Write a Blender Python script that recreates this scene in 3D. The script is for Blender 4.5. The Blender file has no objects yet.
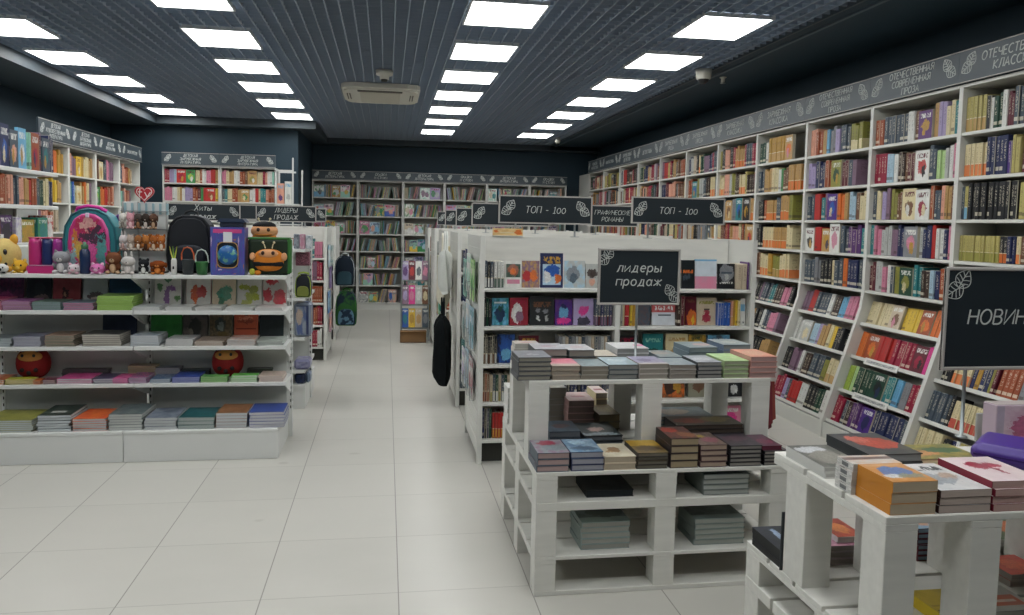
import bpy, math, random
from mathutils import Matrix, Vector
R = random.Random(7)
COL = bpy.context.scene.collection
PI = math.pi
# ---------------------------------------------------------------- colours
def lin(h):
    h = h.lstrip('#')
    o = []
    for i in (0, 2, 4):
        c = int(h[i:i+2], 16) / 255
        o.append(c / 12.92 if c <= .04045 else ((c + .055) / 1.055) ** 2.4)
    return (o[0], o[1], o[2], 1)
PAL = dict(cream='d8caa0', tan='b8935c', brown='6e4a34', dark_brown='3a2a24', maroon='5e1a2a', crimson='96183a', red='b8302c',
           pink='d0829a', hot_pink='d83a8c', orange='d87030', yellow='dcb83a', olive='8c8a40', lime='a4bc4c', dark_green='1c4434', green='3c8a4c',
           teal='2a7c80', sky_blue='6aa8cc', blue='2c5aa8', navy='222c54', slate='46525e', lilac='a89ac0', purple='5c3470',
           violet='4a2a7c', white='dcdcd6', light_grey='b4b6b2', grey='84868a', black='1a1c20', mauve='84687c', gold='b88e38',
           pale_blue='a8c4d4', peach='dca088', pale_green='b4d490', khaki='b8ac68', beige='c4b49c', rust='9a4a28', mint='90c8b4')
def colour(c):
    return lin(PAL.get(c, c))
def words(c):
    return c.replace('_', ' ')
# ---------------------------------------------------------------- materials
class NT:
    def __init__(s, name, rough=.5, spec=.4):
        s.m = bpy.data.materials.new(name); s.m.use_nodes = True
        s.t = s.m.node_tree; s.b = s.t.nodes['Principled BSDF']
        s.b.inputs['Roughness'].default_value = rough
        s.b.inputs['Specular IOR Level'].default_value = spec
    def n(s, kind, **k):
        x = s.t.nodes.new('ShaderNode' + kind)
        for a, v in k.items(): setattr(x, a, v)
        return x
    def put(s, sock, v):
        if isinstance(v, bpy.types.NodeSocket): s.t.links.new(v, sock)
        elif v is not None: sock.default_value = v
    def math(s, op, a, b=0.):
        x = s.n('Math', operation=op); s.put(x.inputs[0], a); s.put(x.inputs[1], b); return x.outputs[0]
    def vmath(s, op, a, b=None):
        x = s.n('VectorMath', operation=op); s.put(x.inputs[0], a)
        if b is not None: s.put(x.inputs[1], b)
        return x.outputs['Value'] if op == 'LENGTH' else x.outputs[0]
    def mix(s, f, a, b):
        x = s.n('Mix', data_type='RGBA'); s.put(x.inputs[0], f); s.put(x.inputs[6], a); s.put(x.inputs[7], b); return x.outputs[2]
    def noise(s, vec, scale, detail=2.):
        x = s.n('TexNoise'); s.put(x.inputs['Vector'], vec); x.inputs['Scale'].default_value = scale; x.inputs['Detail'].default_value = detail; return x.outputs['Fac']
    def uv(s): return s.n('TexCoord').outputs['UV']
    def obj(s): return s.n('TexCoord').outputs['Object']
    def base(s, v): s.put(s.b.inputs['Base Color'], v)
    def rnd(s): return s.n('ObjectInfo').outputs['Random']
MC = {}
def plain(name, c, rough=.5, spec=.4, var=0., scale=8., metal=0.):
    k = ('p', name)
    if k in MC: return MC[k]
    N = NT(name, rough, spec); N.b.inputs['Metallic'].default_value = metal
    a = colour(c)
    if var:
        d = tuple(x * (1 - var) for x in a[:3]) + (1,); u = tuple(min(1, x * (1 + var * .5)) for x in a[:3]) + (1,)
        N.base(N.mix(N.noise(N.obj(), scale, 4.), d, u))
    else: N.base(a)
    MC[k] = N.m; return N.m
def window(N, v, a, b):
    return N.math('MULTIPLY', N.math('GREATER_THAN', v, a), N.math('LESS_THAN', v, b))
def spine(c, acc=None):
    """printed book spine: title marks along its height, optional second colour band"""
    k = ('s', c, acc)
    if k in MC: return MC[k]
    N = NT('spine_' + c.strip('#'), .45, .4); a = colour(c)
    uv = N.uv(); sp = N.n('SeparateXYZ'); N.put(sp.inputs[0], uv); u, v = sp.outputs[0], sp.outputs[1]
    rnd = N.rnd()
    lum = a[0] * .3 + a[1] * .6 + a[2] * .1
    ink = lin('e6dcc4') if lum < .16 else lin('4a3c38')
    cmb = N.n('CombineXYZ'); N.put(cmb.inputs[0], N.math('MULTIPLY', u, 4.)); N.put(cmb.inputs[1], N.math('ADD', N.math('MULTIPLY', v, 34.), N.math('MULTIPLY', rnd, 90.)))
    N.put(cmb.inputs[2], N.math('MULTIPLY', rnd, 31.))
    nz = N.noise(cmb.outputs[0], 1.)
    txt = N.math('MULTIPLY', N.math('GREATER_THAN', nz, .52), N.math('MULTIPLY', window(N, v, .34, .88), window(N, u, .3, .7)))
    d = tuple(x * .8 for x in a[:3]) + (1,)
    col = N.mix(N.noise(N.obj(), 14.), d, a)
    if acc:
        col = N.mix(N.math('LESS_THAN', v, .36), col, colour(acc))
        col = N.mix(window(N, v, .36, .39), col, lin('e0d2b0'))
    else:
        band = N.math('MULTIPLY', N.math('GREATER_THAN', rnd, .55), window(N, v, .1, .2))
        col = N.mix(N.math('MULTIPLY', band, .7), col, ink)
    wear = N.noise(N.obj(), 40., 3.)
    col = N.mix(N.math('MULTIPLY', wear, .35), col, tuple(x * .55 for x in a[:3]) + (1,))
    N.base(N.mix(N.math('MULTIPLY', txt, .4), col, ink))
    MC[k] = N.m; return N.m
CN = [0]
def cover(c, marks=(), title=None, second=None, rough=.35, scale=5., wob=.05):
    """printed front cover. marks: ('e',cx,cy,rx,ry,colour) or ('r',x0,x1,y0,y1,colour); title: (y0,y1,colour); second: colour blotched over the base"""
    k = ('c', c, tuple(marks), title, second, scale)
    if k in MC: return MC[k]
    CN[0] += 1; seed = CN[0] * 3.7
    N = NT('cover_print', rough, .45)
    uv = N.vmath('ADD', N.uv(), (0, 0, seed)); col = colour(c)
    nx = N.n('TexNoise'); N.put(nx.inputs[0], uv); nx.inputs['Scale'].default_value = 5.; nx.inputs['Detail'].default_value = 5.; nx.inputs['Roughness'].default_value = .72
    p = N.vmath('ADD', N.uv(), N.vmath('MULTIPLY', N.vmath('SUBTRACT', nx.outputs['Color'], (.5, .5, .5)), (wob * 9, wob * 9, 0)))
    fine = N.noise(uv, 22., 4.); broad = N.noise(uv, 3.2, 3.)
    if second:
        f = N.noise(uv, scale, 5.)
        r = N.n('MapRange'); N.put(r.inputs[0], f); r.inputs[1].default_value = .42; r.inputs[2].default_value = .6
        col = N.mix(r.outputs[0], col, colour(second))
    for mk in marks:
        if mk[0] == 'e':
            _, cx, cy, rx, ry, mc = mk
            q = N.vmath('MULTIPLY', N.vmath('MULTIPLY', N.vmath('SUBTRACT', p, (cx, cy, 0)), (1 / rx, 1 / ry, 0)), (1, 1, 0))
            f = N.math('LESS_THAN', N.vmath('LENGTH', q), 1.)
            c1 = colour(mc); mc = N.mix(fine, tuple(x * .45 for x in c1[:3]) + (1,), tuple(min(1, x * 1.45) for x in c1[:3]) + (1,))
        else:
            _, x0, x1, y0, y1, mc = mk
            sp = N.n('SeparateXYZ'); N.put(sp.inputs[0], N.uv())
            f = N.math('MULTIPLY', window(N, sp.outputs[0], x0, x1), window(N, sp.outputs[1], y0, y1))
        col = N.mix(f, col, colour(mc) if isinstance(mc, str) else mc)
    if title:
        y0, y1, tc = title
        sp = N.n('SeparateXYZ'); N.put(sp.inputs[0], N.uv())
        t = N.noise(N.vmath('MULTIPLY', uv, (16., 9., 1.)), 1., 1.)
        f = N.math('MULTIPLY', N.math('GREATER_THAN', t, .47), N.math('MULTIPLY', window(N, sp.outputs[0], .12, .88), window(N, sp.outputs[1], y0, y1)))
        col = N.mix(f, col, colour(tc))
    dk = N.n('MapRange'); N.put(dk.inputs[0], broad); dk.inputs[1].default_value = .35; dk.inputs[2].default_value = .7; dk.inputs[3].default_value = 0.; dk.inputs[4].default_value = .3
    b0 = colour(c); col = N.mix(dk.outputs[0], col, tuple(x * .5 for x in b0[:3]) + (1,))
    N.base(col); MC[k] = N.m; return N.m
def pages(c='c8c2b4'):
    k = ('pg', c)
    if k in MC: return MC[k]
    N = NT('page_edges', .85, .1); a = colour(c)
    sp = N.n('SeparateXYZ'); N.put(sp.inputs[0], N.obj())
    w = N.n('TexNoise'); w.noise_dimensions = '1D'; N.put(w.inputs['W'], sp.outputs[2]); w.inputs['Scale'].default_value = 700.
    N.base(N.mix(w.outputs['Fac'], tuple(x * .72 for x in a[:3]) + (1,), a)); MC[k] = N.m; return N.m
def glow(name, c, e):
    N = NT(name); N.base((.8, .8, .8, 1)); N.put(N.b.inputs['Emission Color'], c); N.b.inputs['Emission Strength'].default_value = e; return N.m
WHITE = plain('white_laminate', 'd0d0ca', .38, .4, .06, 2.5)
WHITE_METAL = plain('white_painted_metal', 'd2d3d0', .35, .5, .03, 4.)
BACK = plain('pale_back_board', 'b4b4ae', .5, .3, .08, 3.)
def wood_white(name='white_painted_timber', c='d6d5ce'):
    k = ('w', name)
    if k in MC: return MC[k]
    N = NT(name, .5, .35); a = colour(c)
    mp = N.vmath('MULTIPLY', N.obj(), (3., 30., 22.)); f = N.noise(mp, 1.3, 5.)
    N.base(N.mix(f, tuple(x * .84 for x in a[:3]) + (1,), tuple(min(1, x * 1.08) for x in a[:3]) + (1,)))
    bp = N.n('Bump'); bp.inputs['Strength'].default_value = .12; N.put(bp.inputs['Height'], f); N.put(N.b.inputs['Normal'], bp.outputs[0])
    MC[k] = N.m; return N.m
TIMBER = wood_white()
CHALK = plain('chalkboard_black', '1f272c', .55, .3, .15, 6.)
CHALK_LINE = plain('chalk_white_print', 'c4c8c4', .7, .2)
SIGN_EDGE = plain('pale_sign_frame', 'a9a5a0', .45, .4)
STEEL = plain('brushed_steel', '9aa0a0', .35, .5, metal=.8)
DARK = plain('dark_fittings_and_shaded_gaps', '3a3a36', .7, .2)  # dark fittings, also the tone painted for shaded gaps
BLACKP = plain('black_plastic', '16181b', .4, .4)
# ---------------------------------------------------------------- mesh builder
FACES = (('-x', (0, 4, 6, 2)), ('+x', (1, 3, 7, 5)), ('-y', (0, 1, 5, 4)), ('+y', (2, 6, 7, 3)), ('-z', (0, 2, 3, 1)), ('+z', (4, 5, 7, 6)))
class B:
    def __init__(s): s.v = []; s.f = []; s.m = []; s.u = []; s.sm = []; s.M = None
    def add(s, vs, fs, m=0, uvs=None, smooth=False):
        o = len(s.v)
        s.v += [tuple(s.M @ Vector(p)) for p in vs] if s.M is not None else [tuple(p) for p in vs]
        for i, f in enumerate(fs):
            s.f.append([o + j for j in f]); s.m.append(m[i] if isinstance(m, list) else m); s.sm.append(smooth)
            s.u.append(uvs[i] if uvs else [(.5, .5)] * len(f))
        return s
    def box(s, x0, x1, y0, y1, z0, z1, m=0, c=0., fm=None):
        """box; c chamfers its edges; fm {face: slot} overrides the material of single faces"""
        fm = fm or {}
        if c <= 0:
            vs = [(x, y, z) for z in (z0, z1) for y in (y0, y1) for x in (x0, x1)]
            fs = [f for _, f in FACES]; ms = [fm.get(n, m) for n, _ in FACES]; us = []
            for n, f in FACES:
                us.append([s._uv(n, vs[i], (x0, x1, y0, y1, z0, z1)) for i in f])
            return s.add(vs, fs, ms, us)
        c = min(c, (x1 - x0) * .45, (y1 - y0) * .45, (z1 - z0) * .45)
        vs, ix = [], {}
        X, Y, Z = (x0, x1), (y0, y1), (z0, z1); S = (1, -1)
        for i in (0, 1):
            for j in (0, 1):
                for k in (0, 1):
                    for ax in range(3):
                        p = [X[i] + (c * S[i] if ax != 0 else 0), Y[j] + (c * S[j] if ax != 1 else 0), Z[k] + (c * S[k] if ax != 2 else 0)]
                        ix[i, j, k, ax] = len(vs); vs.append(tuple(p))
        fs, ms, us = [], [], []
        def q(n, f):
            fs.append(f); ms.append(fm.get(n, m) if n else m)
            us.append([s._uv(n, vs[i], (x0, x1, y0, y1, z0, z1)) for i in f] if n else [(.5, .5)] * len(f))
        for n, f in FACES:
            ax = 'xyz'.index(n[1])
            q(n, [ix[i & 1, (i >> 1) & 1, (i >> 2) & 1, ax] for i in f])
        for (a, b, d) in ((0, 1, 2), (1, 2, 0), (2, 0, 1)):          # edges along axis d between faces a, b
            for i in (0, 1):
                for j in (0, 1):
                    def key(k, ax):
                        t = [0, 0, 0]; t[a] = i; t[b] = j; t[d] = k
                        return ix[t[0], t[1], t[2], ax]
                    f = [key(0, a), key(1, a), key(1, b), key(0, b)]
                    q(None, f if (i == j) == False else f[::-1])
        for i in (0, 1):
            for j in (0, 1):
                for k in (0, 1):
                    f = [ix[i, j, k, 0], ix[i, j, k, 1], ix[i, j, k, 2]]
                    q(None, f if (i + j + k) % 2 else f[::-1])
        return s.add(vs, fs, ms, us)
    def _uv(s, n, p, bb):
        x0, x1, y0, y1, z0, z1 = bb
        a = (p[0] - x0) / max(1e-9, x1 - x0); b = (p[1] - y0) / max(1e-9, y1 - y0); d = (p[2] - z0) / max(1e-9, z1 - z0)
        return {'-y': (a, d), '+y': (1 - a, d), '+z': (a, b), '-z': (a, 1 - b), '-x': (1 - b, d), '+x': (b, d)}[n]
    def prism(s, pts, a0, a1, axis='y', m=0):
        """extrude a closed 2-D outline along axis"""
        def P(p, a): return {'y': (p[0], a, p[1]), 'x': (a, p[0], p[1]), 'z': (p[0], p[1], a)}[axis]
        n = len(pts); vs = [P(p, a0) for p in pts] + [P(p, a1) for p in pts]
        xs = [p[0] for p in pts]; zs = [p[1] for p in pts]
        nu = lambda p: ((p[0] - min(xs)) / (max(xs) - min(xs)), (p[1] - min(zs)) / (max(zs) - min(zs)))
        fs = [list(range(n)), [2 * n - 1 - i for i in range(n)]] + [[(i + 1) % n, i, n + i, n + (i + 1) % n] for i in range(n)]
        us = [[nu(p) for p in pts], [nu(pts[n - 1 - i]) for i in range(n)]] + [[(.5, .5)] * 4] * n
        return s.add(vs, fs, m, us)
    def lathe(s, prof, c=(0, 0, 0), n=20, m=0, sx=1., sy=1., smooth=True):
        vs, fs = [], []
        for r, z in prof:
            for i in range(n):
                a = 2 * PI * i / n; vs.append((c[0] + r * math.cos(a) * sx, c[1] + r * math.sin(a) * sy, c[2] + z))
        for j in range(len(prof) - 1):
            for i in range(n):
                k = (i + 1) % n; fs.append([j * n + i, j * n + k, (j + 1) * n + k, (j + 1) * n + i])
        fs.append([n - 1 - i for i in range(n)]); fs.append([(len(prof) - 1) * n + i for i in range(n)])
        return s.add(vs, fs, m, None, smooth)
    def ball(s, c, r, m=0, n=16, e=1.):
        """ellipsoid; e<1 makes it boxier"""
        rx, ry, rz = r if hasattr(r, '__len__') else (r, r, r)
        g = lambda t: math.copysign(abs(t) ** e, t)
        vs, fs, h = [(c[0], c[1], c[2] - rz)], [], n // 2
        for j in range(1, h):
            t = PI * j / h - PI / 2
            for i in range(n):
                a = 2 * PI * i / n
                vs.append((c[0] + rx * g(math.cos(t)) * g(math.cos(a)), c[1] + ry * g(math.cos(t)) * g(math.sin(a)), c[2] + rz * g(math.sin(t))))
        vs.append((c[0], c[1], c[2] + rz)); L = len(vs) - 1
        for i in range(n):
            k = (i + 1) % n; fs.append([0, 1 + k, 1 + i])
            for j in range(h - 2):
                o = 1 + j * n; fs.append([o + i, o + k, o + n + k, o + n + i])
            o = 1 + (h - 2) * n; fs.append([o + i, o + k, L])
        return s.add(vs, fs, m, None, True)
    def tube(s, pts, r, n=8, m=0):
        pts = [Vector(p) for p in pts]; vs, fs = [], []; up = Vector((.3, .2, 1)).normalized()
        for i, p in enumerate(pts):
            d = (pts[min(i + 1, len(pts) - 1)] - pts[max(i - 1, 0)]).normalized()
            a = d.cross(up)
            if a.length < .05: a = d.cross(Vector((1, 0, 0)))
            a.normalize(); b = d.cross(a); rr = r[i] if hasattr(r, '__len__') else r
            for k in range(n):
                t = 2 * PI * k / n; vs.append(tuple(p + a * rr * math.cos(t) + b * rr * math.sin(t)))
        for i in range(len(pts) - 1):
            for k in range(n):
                q = (k + 1) % n; fs.append([i * n + k, i * n + q, (i + 1) * n + q, (i + 1) * n + k])
        fs.append(list(range(n))); fs.append([(len(pts) - 1) * n + n - 1 - k for k in range(n)])
        return s.add(vs, fs, m, None, True)
    def ribbon(s, pts, w, y=0., m=0, th=.0012):
        """thin raised line in the local x-z plane, facing -y"""
        n = len(pts); L, Rr = [], []
        for i in range(n):
            a, b = pts[max(i - 1, 0)], pts[min(i + 1, n - 1)]
            dx, dz = b[0] - a[0], b[1] - a[1]; l = math.hypot(dx, dz) or 1
            ox, oz = -dz / l * w / 2, dx / l * w / 2
            L.append((pts[i][0] + ox, pts[i][1] + oz)); Rr.append((pts[i][0] - ox, pts[i][1] - oz))
        vs = [(p[0], y - th, p[1]) for p in L + Rr] + [(p[0], y, p[1]) for p in L + Rr]
        fs = []
        for i in range(n - 1):
            fs += [[i, i + 1, n + i + 1, n + i], [2 * n + i, 2 * n + i + 1, i + 1, i], [n + i, n + i + 1, 3 * n + i + 1, 3 * n + i]]
        return s.add(vs, fs, m)
    def build(s, name, mats, parent=None, M=None):
        me = bpy.data.meshes.new(name); me.from_pydata(s.v, [], s.f)
        for x in (mats if isinstance(mats, (list, tuple)) else [mats]): me.materials.append(x)
        me.polygons.foreach_set('material_index', s.m); me.polygons.foreach_set('use_smooth', s.sm)
        ul = me.uv_layers.new(name='UVMap'); fl = [c for f in s.u for p in f for c in p]; ul.data.foreach_set('uv', fl)
        me.update()
        o = bpy.data.objects.new(name, me); COL.objects.link(o)
        if parent is not None: o.parent = parent
        if M is not None: o.matrix_local = M
        return o
def T(x, y, z): return Matrix.Translation((x, y, z))
def RX(a): return Matrix.Rotation(a, 4, 'X')
def RY(a): return Matrix.Rotation(a, 4, 'Y')
def RZ(a): return Matrix.Rotation(a, 4, 'Z')
def tag(o, label=None, cat=None, group=None, kind=None):
    if label: o['label'] = label
    if cat: o['category'] = cat
    if group: o['group'] = group
    if kind: o['kind'] = kind
    return o
def thing(name, label, cat, M=None, group=None):
    o = bpy.data.objects.new(name, None); COL.objects.link(o); o.empty_display_size = .05
    if M is not None: o.matrix_local = M
    return tag(o, label, cat, group)
def struct(name, b, m): return tag(b.build(name, m), kind='structure')
def copy_tree(o, parent=None):
    c = o.copy(); COL.objects.link(c)
    if parent is not None: c.parent = parent
    for ch in [x for x in KIDS.get(o.name, [])]: copy_tree(ch, c)
    return c
KIDS = {}
def note_kids(root):
    st = [root]
    while st:
        o = st.pop(); KIDS[o.name] = list(o.children); st += list(o.children)
ORD = ['first', 'second', 'third', 'fourth', 'fifth', 'sixth', 'seventh', 'eighth', 'ninth', 'tenth', 'eleventh', 'twelfth', 'thirteenth', 'fourteenth', 'fifteenth',
       'sixteenth', 'seventeenth', 'eighteenth', 'nineteenth', 'twentieth'] + ['twenty-' + x for x in ('first', 'second', 'third', 'fourth', 'fifth', 'sixth', 'seventh', 'eighth', 'ninth')] + ['thirtieth'] + ['thirty-' + x for x in ('first', 'second', 'third', 'fourth', 'fifth', 'sixth', 'seventh', 'eighth', 'ninth')]
# ---------------------------------------------------------------- lettering drawn with single chalk strokes
def _arc(cx, cy, rx, ry, a0, a1, n=10):
    return [(cx + rx * math.cos(math.radians(a0 + (a1 - a0) * i / n)), cy + ry * math.sin(math.radians(a0 + (a1 - a0) * i / n))) for i in range(n + 1)]
GL = {
 'А': (.66, [[(0, 0), (.33, 1), (.66, 0)], [(.12, .34), (.54, .34)]]), 'Б': (.56, [[(.54, 1), (0, 1), (0, 0), (.3, 0)] + _arc(.3, .28, .26, .28, -90, 90) + [(0, .56)]]),
 'В': (.56, [[(0, 0), (0, 1), (.28, 1)] + _arc(.28, .76, .22, .24, 90, -90) + [(0, .52)], [(.28, .52)] + _arc(.28, .26, .27, .26, 90, -90) + [(0, 0)]]),
 'Г': (.5, [[(0, 0), (0, 1), (.5, 1)]]), 'Д': (.72, [[(.02, -.14), (.02, 0), (.7, 0), (.7, -.14)], [(.1, 0), (.24, .4), (.3, 1), (.58, 1), (.58, 0)]]),
 'Е': (.5, [[(.5, 1), (0, 1), (0, 0), (.5, 0)], [(0, .52), (.42, .52)]]), 'Ж': (.86, [[(.43, 0), (.43, 1)], [(0, 1), (.43, .5), (0, 0)], [(.86, 1), (.43, .5), (.86, 0)]]),
 'З': (.54, [_arc(.24, .75, .26, .25, 150, -90) + _arc(.24, .25, .3, .25, 90, -150)]), 'И': (.62, [[(0, 1), (0, 0), (.62, 1), (.62, 0)]]),
 'Й': (.62, [[(0, 1), (0, 0), (.62, 1), (.62, 0)], _arc(.31, 1.2, .16, .1, 180, 360, 6)]), 'К': (.58, [[(0, 0), (0, 1)], [(.56, 1), (.02, .48), (.58, 0)]]),
 'Л': (.64, [[(0, 0), (.1, .06), (.2, .4), (.26, 1), (.64, 1), (.64, 0)]]), 'М': (.76, [[(0, 0), (.06, 1), (.38, .25), (.7, 1), (.76, 0)]]), 'Н': (.6, [[(0, 0), (0, 1)], [(.6, 0), (.6, 1)], [(0, .52), (.6, .52)]]),
 'О': (.72, [_arc(.36, .5, .36, .5, 90, 450, 20)]), 'П': (.6, [[(0, 0), (0, 1), (.6, 1), (.6, 0)]]), 'Р': (.54, [[(0, 0), (0, 1), (.26, 1)] + _arc(.26, .73, .27, .27, 90, -90) + [(0, .46)]]),
 'С': (.6, [_arc(.38, .5, .38, .5, 50, 310, 16)]), 'Т': (.6, [[(0, 1), (.6, 1)], [(.3, 1), (.3, 0)]]), 'Ф': (.8, [_arc(.4, .52, .4, .3, 90, 450, 18), [(.4, 1.08), (.4, -.08)]]), 'Х': (.6, [[(0, 1), (.6, 0)], [(.6, 1), (0, 0)]]),
 'У': (.6, [[(0, 1), (.3, .42)], [(.6, 1), (.22, .06), (.04, 0)]]), 'Ц': (.66, [[(0, 1), (0, 0), (.66, 0), (.66, -.16)], [(.56, 1), (.56, 0)]]), 'Ч': (.54, [[(0, 1), (0, .68)] + _arc(.2, .68, .2, .22, 180, 270, 5) + [(.54, .46)], [(.54, 1), (.54, 0)]]), 'Ш': (.8, [[(0, 1), (0, 0), (.8, 0), (.8, 1)], [(.4, 1), (.4, 0)]]),
 'Ы': (.76, [[(0, 1), (0, 0), (.24, 0)] + _arc(.24, .28, .26, .28, -90, 90) + [(0, .56)], [(.76, 1), (.76, 0)]]), 'Ь': (.54, [[(0, 1), (0, 0), (.28, 0)] + _arc(.28, .28, .26, .28, -90, 90) + [(0, .56)]]),
 'Э': (.6, [_arc(.22, .5, .38, .5, 130, -130, 16), [(.2, .52), (.6, .52)]]), 'Ю': (.9, [[(0, 0), (0, 1)], [(0, .5), (.28, .5)], _arc(.59, .5, .31, .5, 90, 450, 18)]), 'Я': (.56, [[(.56, 0), (.56, 1), (.28, 1)] + _arc(.28, .74, .27, .26, 90, 270) + [(.56, .48)], [(.3, .48), (0, 0)]]),
 '1': (.4, [[(.06, .8), (.26, 1), (.22, 0)], [(.02, 0), (.42, 0)]]), '0': (.56, [_arc(.28, .4, .28, .4, 90, 450, 18)]), '-': (.4, [[(.02, .42), (.38, .42)]]), ' ': (.34, []),
 'а': (.46, [_arc(.21, .3, .21, .3, 60, 420, 14), [(.44, .6), (.42, .1), (.5, 0)]]), 'д': (.56, [[(.0, -.12), (.02, 0), (.54, 0), (.54, -.12)], [(.08, 0), (.2, .3), (.24, .6), (.46, .6), (.46, 0)]]), 'е': (.46, [[(.03, .32), (.45, .34)] + _arc(.24, .31, .22, .3, 10, 310, 14)]),
 'ж': (.66, [[(.33, 0), (.33, .6)], [(0, .6), (.33, .3), (0, 0)], [(.66, .6), (.33, .3), (.66, 0)]]), 'и': (.46, [[(0, .6), (0, 0), (.46, .6), (.46, 0)]]), 'л': (.48, [[(0, 0), (.08, .04), (.16, .3), (.2, .6), (.48, .6), (.48, 0)]]),
 'о': (.46, [_arc(.23, .3, .23, .3, 90, 450, 14)]), 'п': (.46, [[(0, 0), (0, .6), (.46, .6), (.46, 0)]]), 'р': (.46, [[(0, -.32), (0, .6)], _arc(.22, .31, .22, .29, 180, 540, 14)]), 'т': (.44, [[(0, .6), (.44, .6)], [(.22, .6), (.22, 0)]]),
 'ы': (.56, [[(0, .6), (0, 0), (.18, 0)] + _arc(.18, .17, .16, .17, -90, 90, 8) + [(0, .34)], [(.54, .6), (.54, 0)]]), 't': (.4, [[(.16, .95), (.14, .16)] + _arc(.3, .16, .16, .16, 180, 300, 6), [(0, .62), (.36, .62)]]), 'y': (.5, [[(0, .6), (.24, .04)], [(.5, .6), (.2, -.1), (.02, -.34)]])}
def lettering(lines, parent, x, z, size, mat, y=-.001, name='lettering', gap=1.25, shear=.14, width=None, sx=1., weight=.095):
    """printed words, centred at x and z, facing -y; size is the capital height"""
    if not lines: return None
    size *= .72; b = B(); n = len(lines)
    for i, ln in enumerate(lines):
        low = any(c in 'аджелиопрты' for c in ln) and not any(c in 'ОНПКС' for c in ln)
        tot = sum(GL[c][0] + .2 for c in ln) - .2
        px = x - tot * size * sx / 2; pz = z + ((n - 1) / 2 - i) * size * gap * 1.25 - size * (.3 if low and not ln[0].isupper() else .5)
        for c in ln:
            w, ps = GL[c]
            for p in ps: b.ribbon([(px + (u + shear * (v - .5)) * size * sx, pz + v * size) for u, v in p], size * weight * (1.15 if sx > 1 else 1.), y, 0, .001)
            px += (w + .2) * size * sx
    return b.build(name, mat, parent)
def leaf_lines(cx, cz, L, W, ang):
    """outline, midrib and veins of one leaf drawn as lines"""
    ca, sa = math.cos(ang), math.sin(ang)
    P = lambda t, s: (cx + ca * t * L - sa * s * W, cz + sa * t * L + ca * s * W)
    sh = lambda t: math.sin(PI * t ** .8) ** .9
    out = [[P(i / 14, .5 * sh(i / 14)) for i in range(15)], [P(i / 14, -.5 * sh(i / 14)) for i in range(15)], [P(-.08, 0), P(.5, .02), P(.97, 0)]]
    for t in (.2, .4, .6):
        for sg in (1, -1): out.append([P(t, 0), P(t + .1, sg * .2 * sh(t + .15)), P(t + .17, sg * .42 * sh(t + .17))])
    return out
def emblem(parent, x, z, s, mat, flip=1, y=-.001, lw=.004):
    b = B()
    for pl in leaf_lines(0, 0, .62 * s, .52 * s, PI * .33) + leaf_lines(.14 * s, .06 * s, -.62 * s, .52 * s, PI * .17):
        b.ribbon([(x + flip * p[0], z + p[1]) for p in pl], lw, y)
    return b.build('leaf_emblem', mat, parent)
EXPOSURE = 0.0
# ================================================================ the room
XR, YB, ZC = 4.16, 14.5, 3.2
def floor_mat():
    N = NT('pale_floor_tiles', .32, .45)
    o = N.obj(); sp = N.n('SeparateXYZ'); N.put(sp.inputs[0], o)
    def cell(v, off):
        t = N.math('DIVIDE', N.math('SUBTRACT', v, off), .6)
        f = N.math('FRACT', N.math('ADD', t, 100.)); e = N.math('MINIMUM', f, N.math('SUBTRACT', 1., f))
        return N.math('FLOOR', t), e
    ix, ex = cell(sp.outputs[0], .068); iy, ey = cell(sp.outputs[1], 3.249)
    gx = N.math('LESS_THAN', ex, .0045); gy = N.math('LESS_THAN', ey, .0035)
    c = N.n('CombineXYZ'); N.put(c.inputs[0], ix); N.put(c.inputs[1], iy)
    wn = N.n('TexWhiteNoise'); N.put(wn.inputs[0], c.outputs[0])
    mott = N.noise(N.vmath('MULTIPLY', o, (1., 2.2, 1.)), 2.2, 6.)
    a = N.mix(wn.outputs[0], lin('b4b2aa'), lin('bdbbb3')); a = N.mix(mott, a, lin('c1beb6'))
    sm = N.n('MapRange'); N.put(sm.inputs[0], N.noise(N.vmath('MULTIPLY', o, (1., 1.8, 1.)), 3.3, 1.)); sm.inputs[1].default_value = .76; sm.inputs[2].default_value = .8
    a = N.mix(N.math('MULTIPLY', sm.outputs[0], .35), a, lin('8e887e'))
    g = N.math('MAXIMUM', N.math('MULTIPLY', gx, .75), N.math('MULTIPLY', gy, .45))
    N.base(N.mix(g, a, lin('6c6862')))
    N.put(N.b.inputs['Roughness'], N.math('ADD', N.math('MULTIPLY', mott, .14), .24))
    bp = N.n('Bump'); bp.inputs['Strength'].default_value = .04; N.put(bp.inputs['Height'], N.math('SUBTRACT', 1., g)); N.put(N.b.inputs['Normal'], bp.outputs[0])
    return N.m
WALL = plain('dark_blue_black_paint', '2a3c47', .6, .3, .12, 1.5)
VOID = plain('dark_ceiling_void', '3a434e', .9, .1)
GRID = plain('grey_grid_bars', '98a4b2', .5, .35)
FASCIA = plain('grey_bulkhead_trim', '454e54', .5, .3)
struct('floor', B().box(-4.4, XR + .1, -3, YB + .1, -.1, 0), floor_mat())
struct('wall_right', B().box(XR, XR + .1, -3, YB, 0, 3.6), WALL)
struct('wall_back', B().box(-1.4, XR, YB, YB + .1, 0, 3.6), WALL)
struct('wall_back_alcove', B().box(-4.3, -1.4, 12.2, 12.3, 0, 3.6).box(-1.5, -1.4, 12.3, YB + .1, 0, 3.6), WALL)
struct('wall_left', B().box(-4.3, -4.2, -3, 12.2, 0, 3.6), WALL)
struct('wall_front', B().box(-4.3, XR, -3.1, -3, 0, 3.6), WALL)
struct('ceiling', B().box(-4.3, XR, -3, YB, 3.5, 3.6), VOID)
g = B()
x = -3.45
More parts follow.
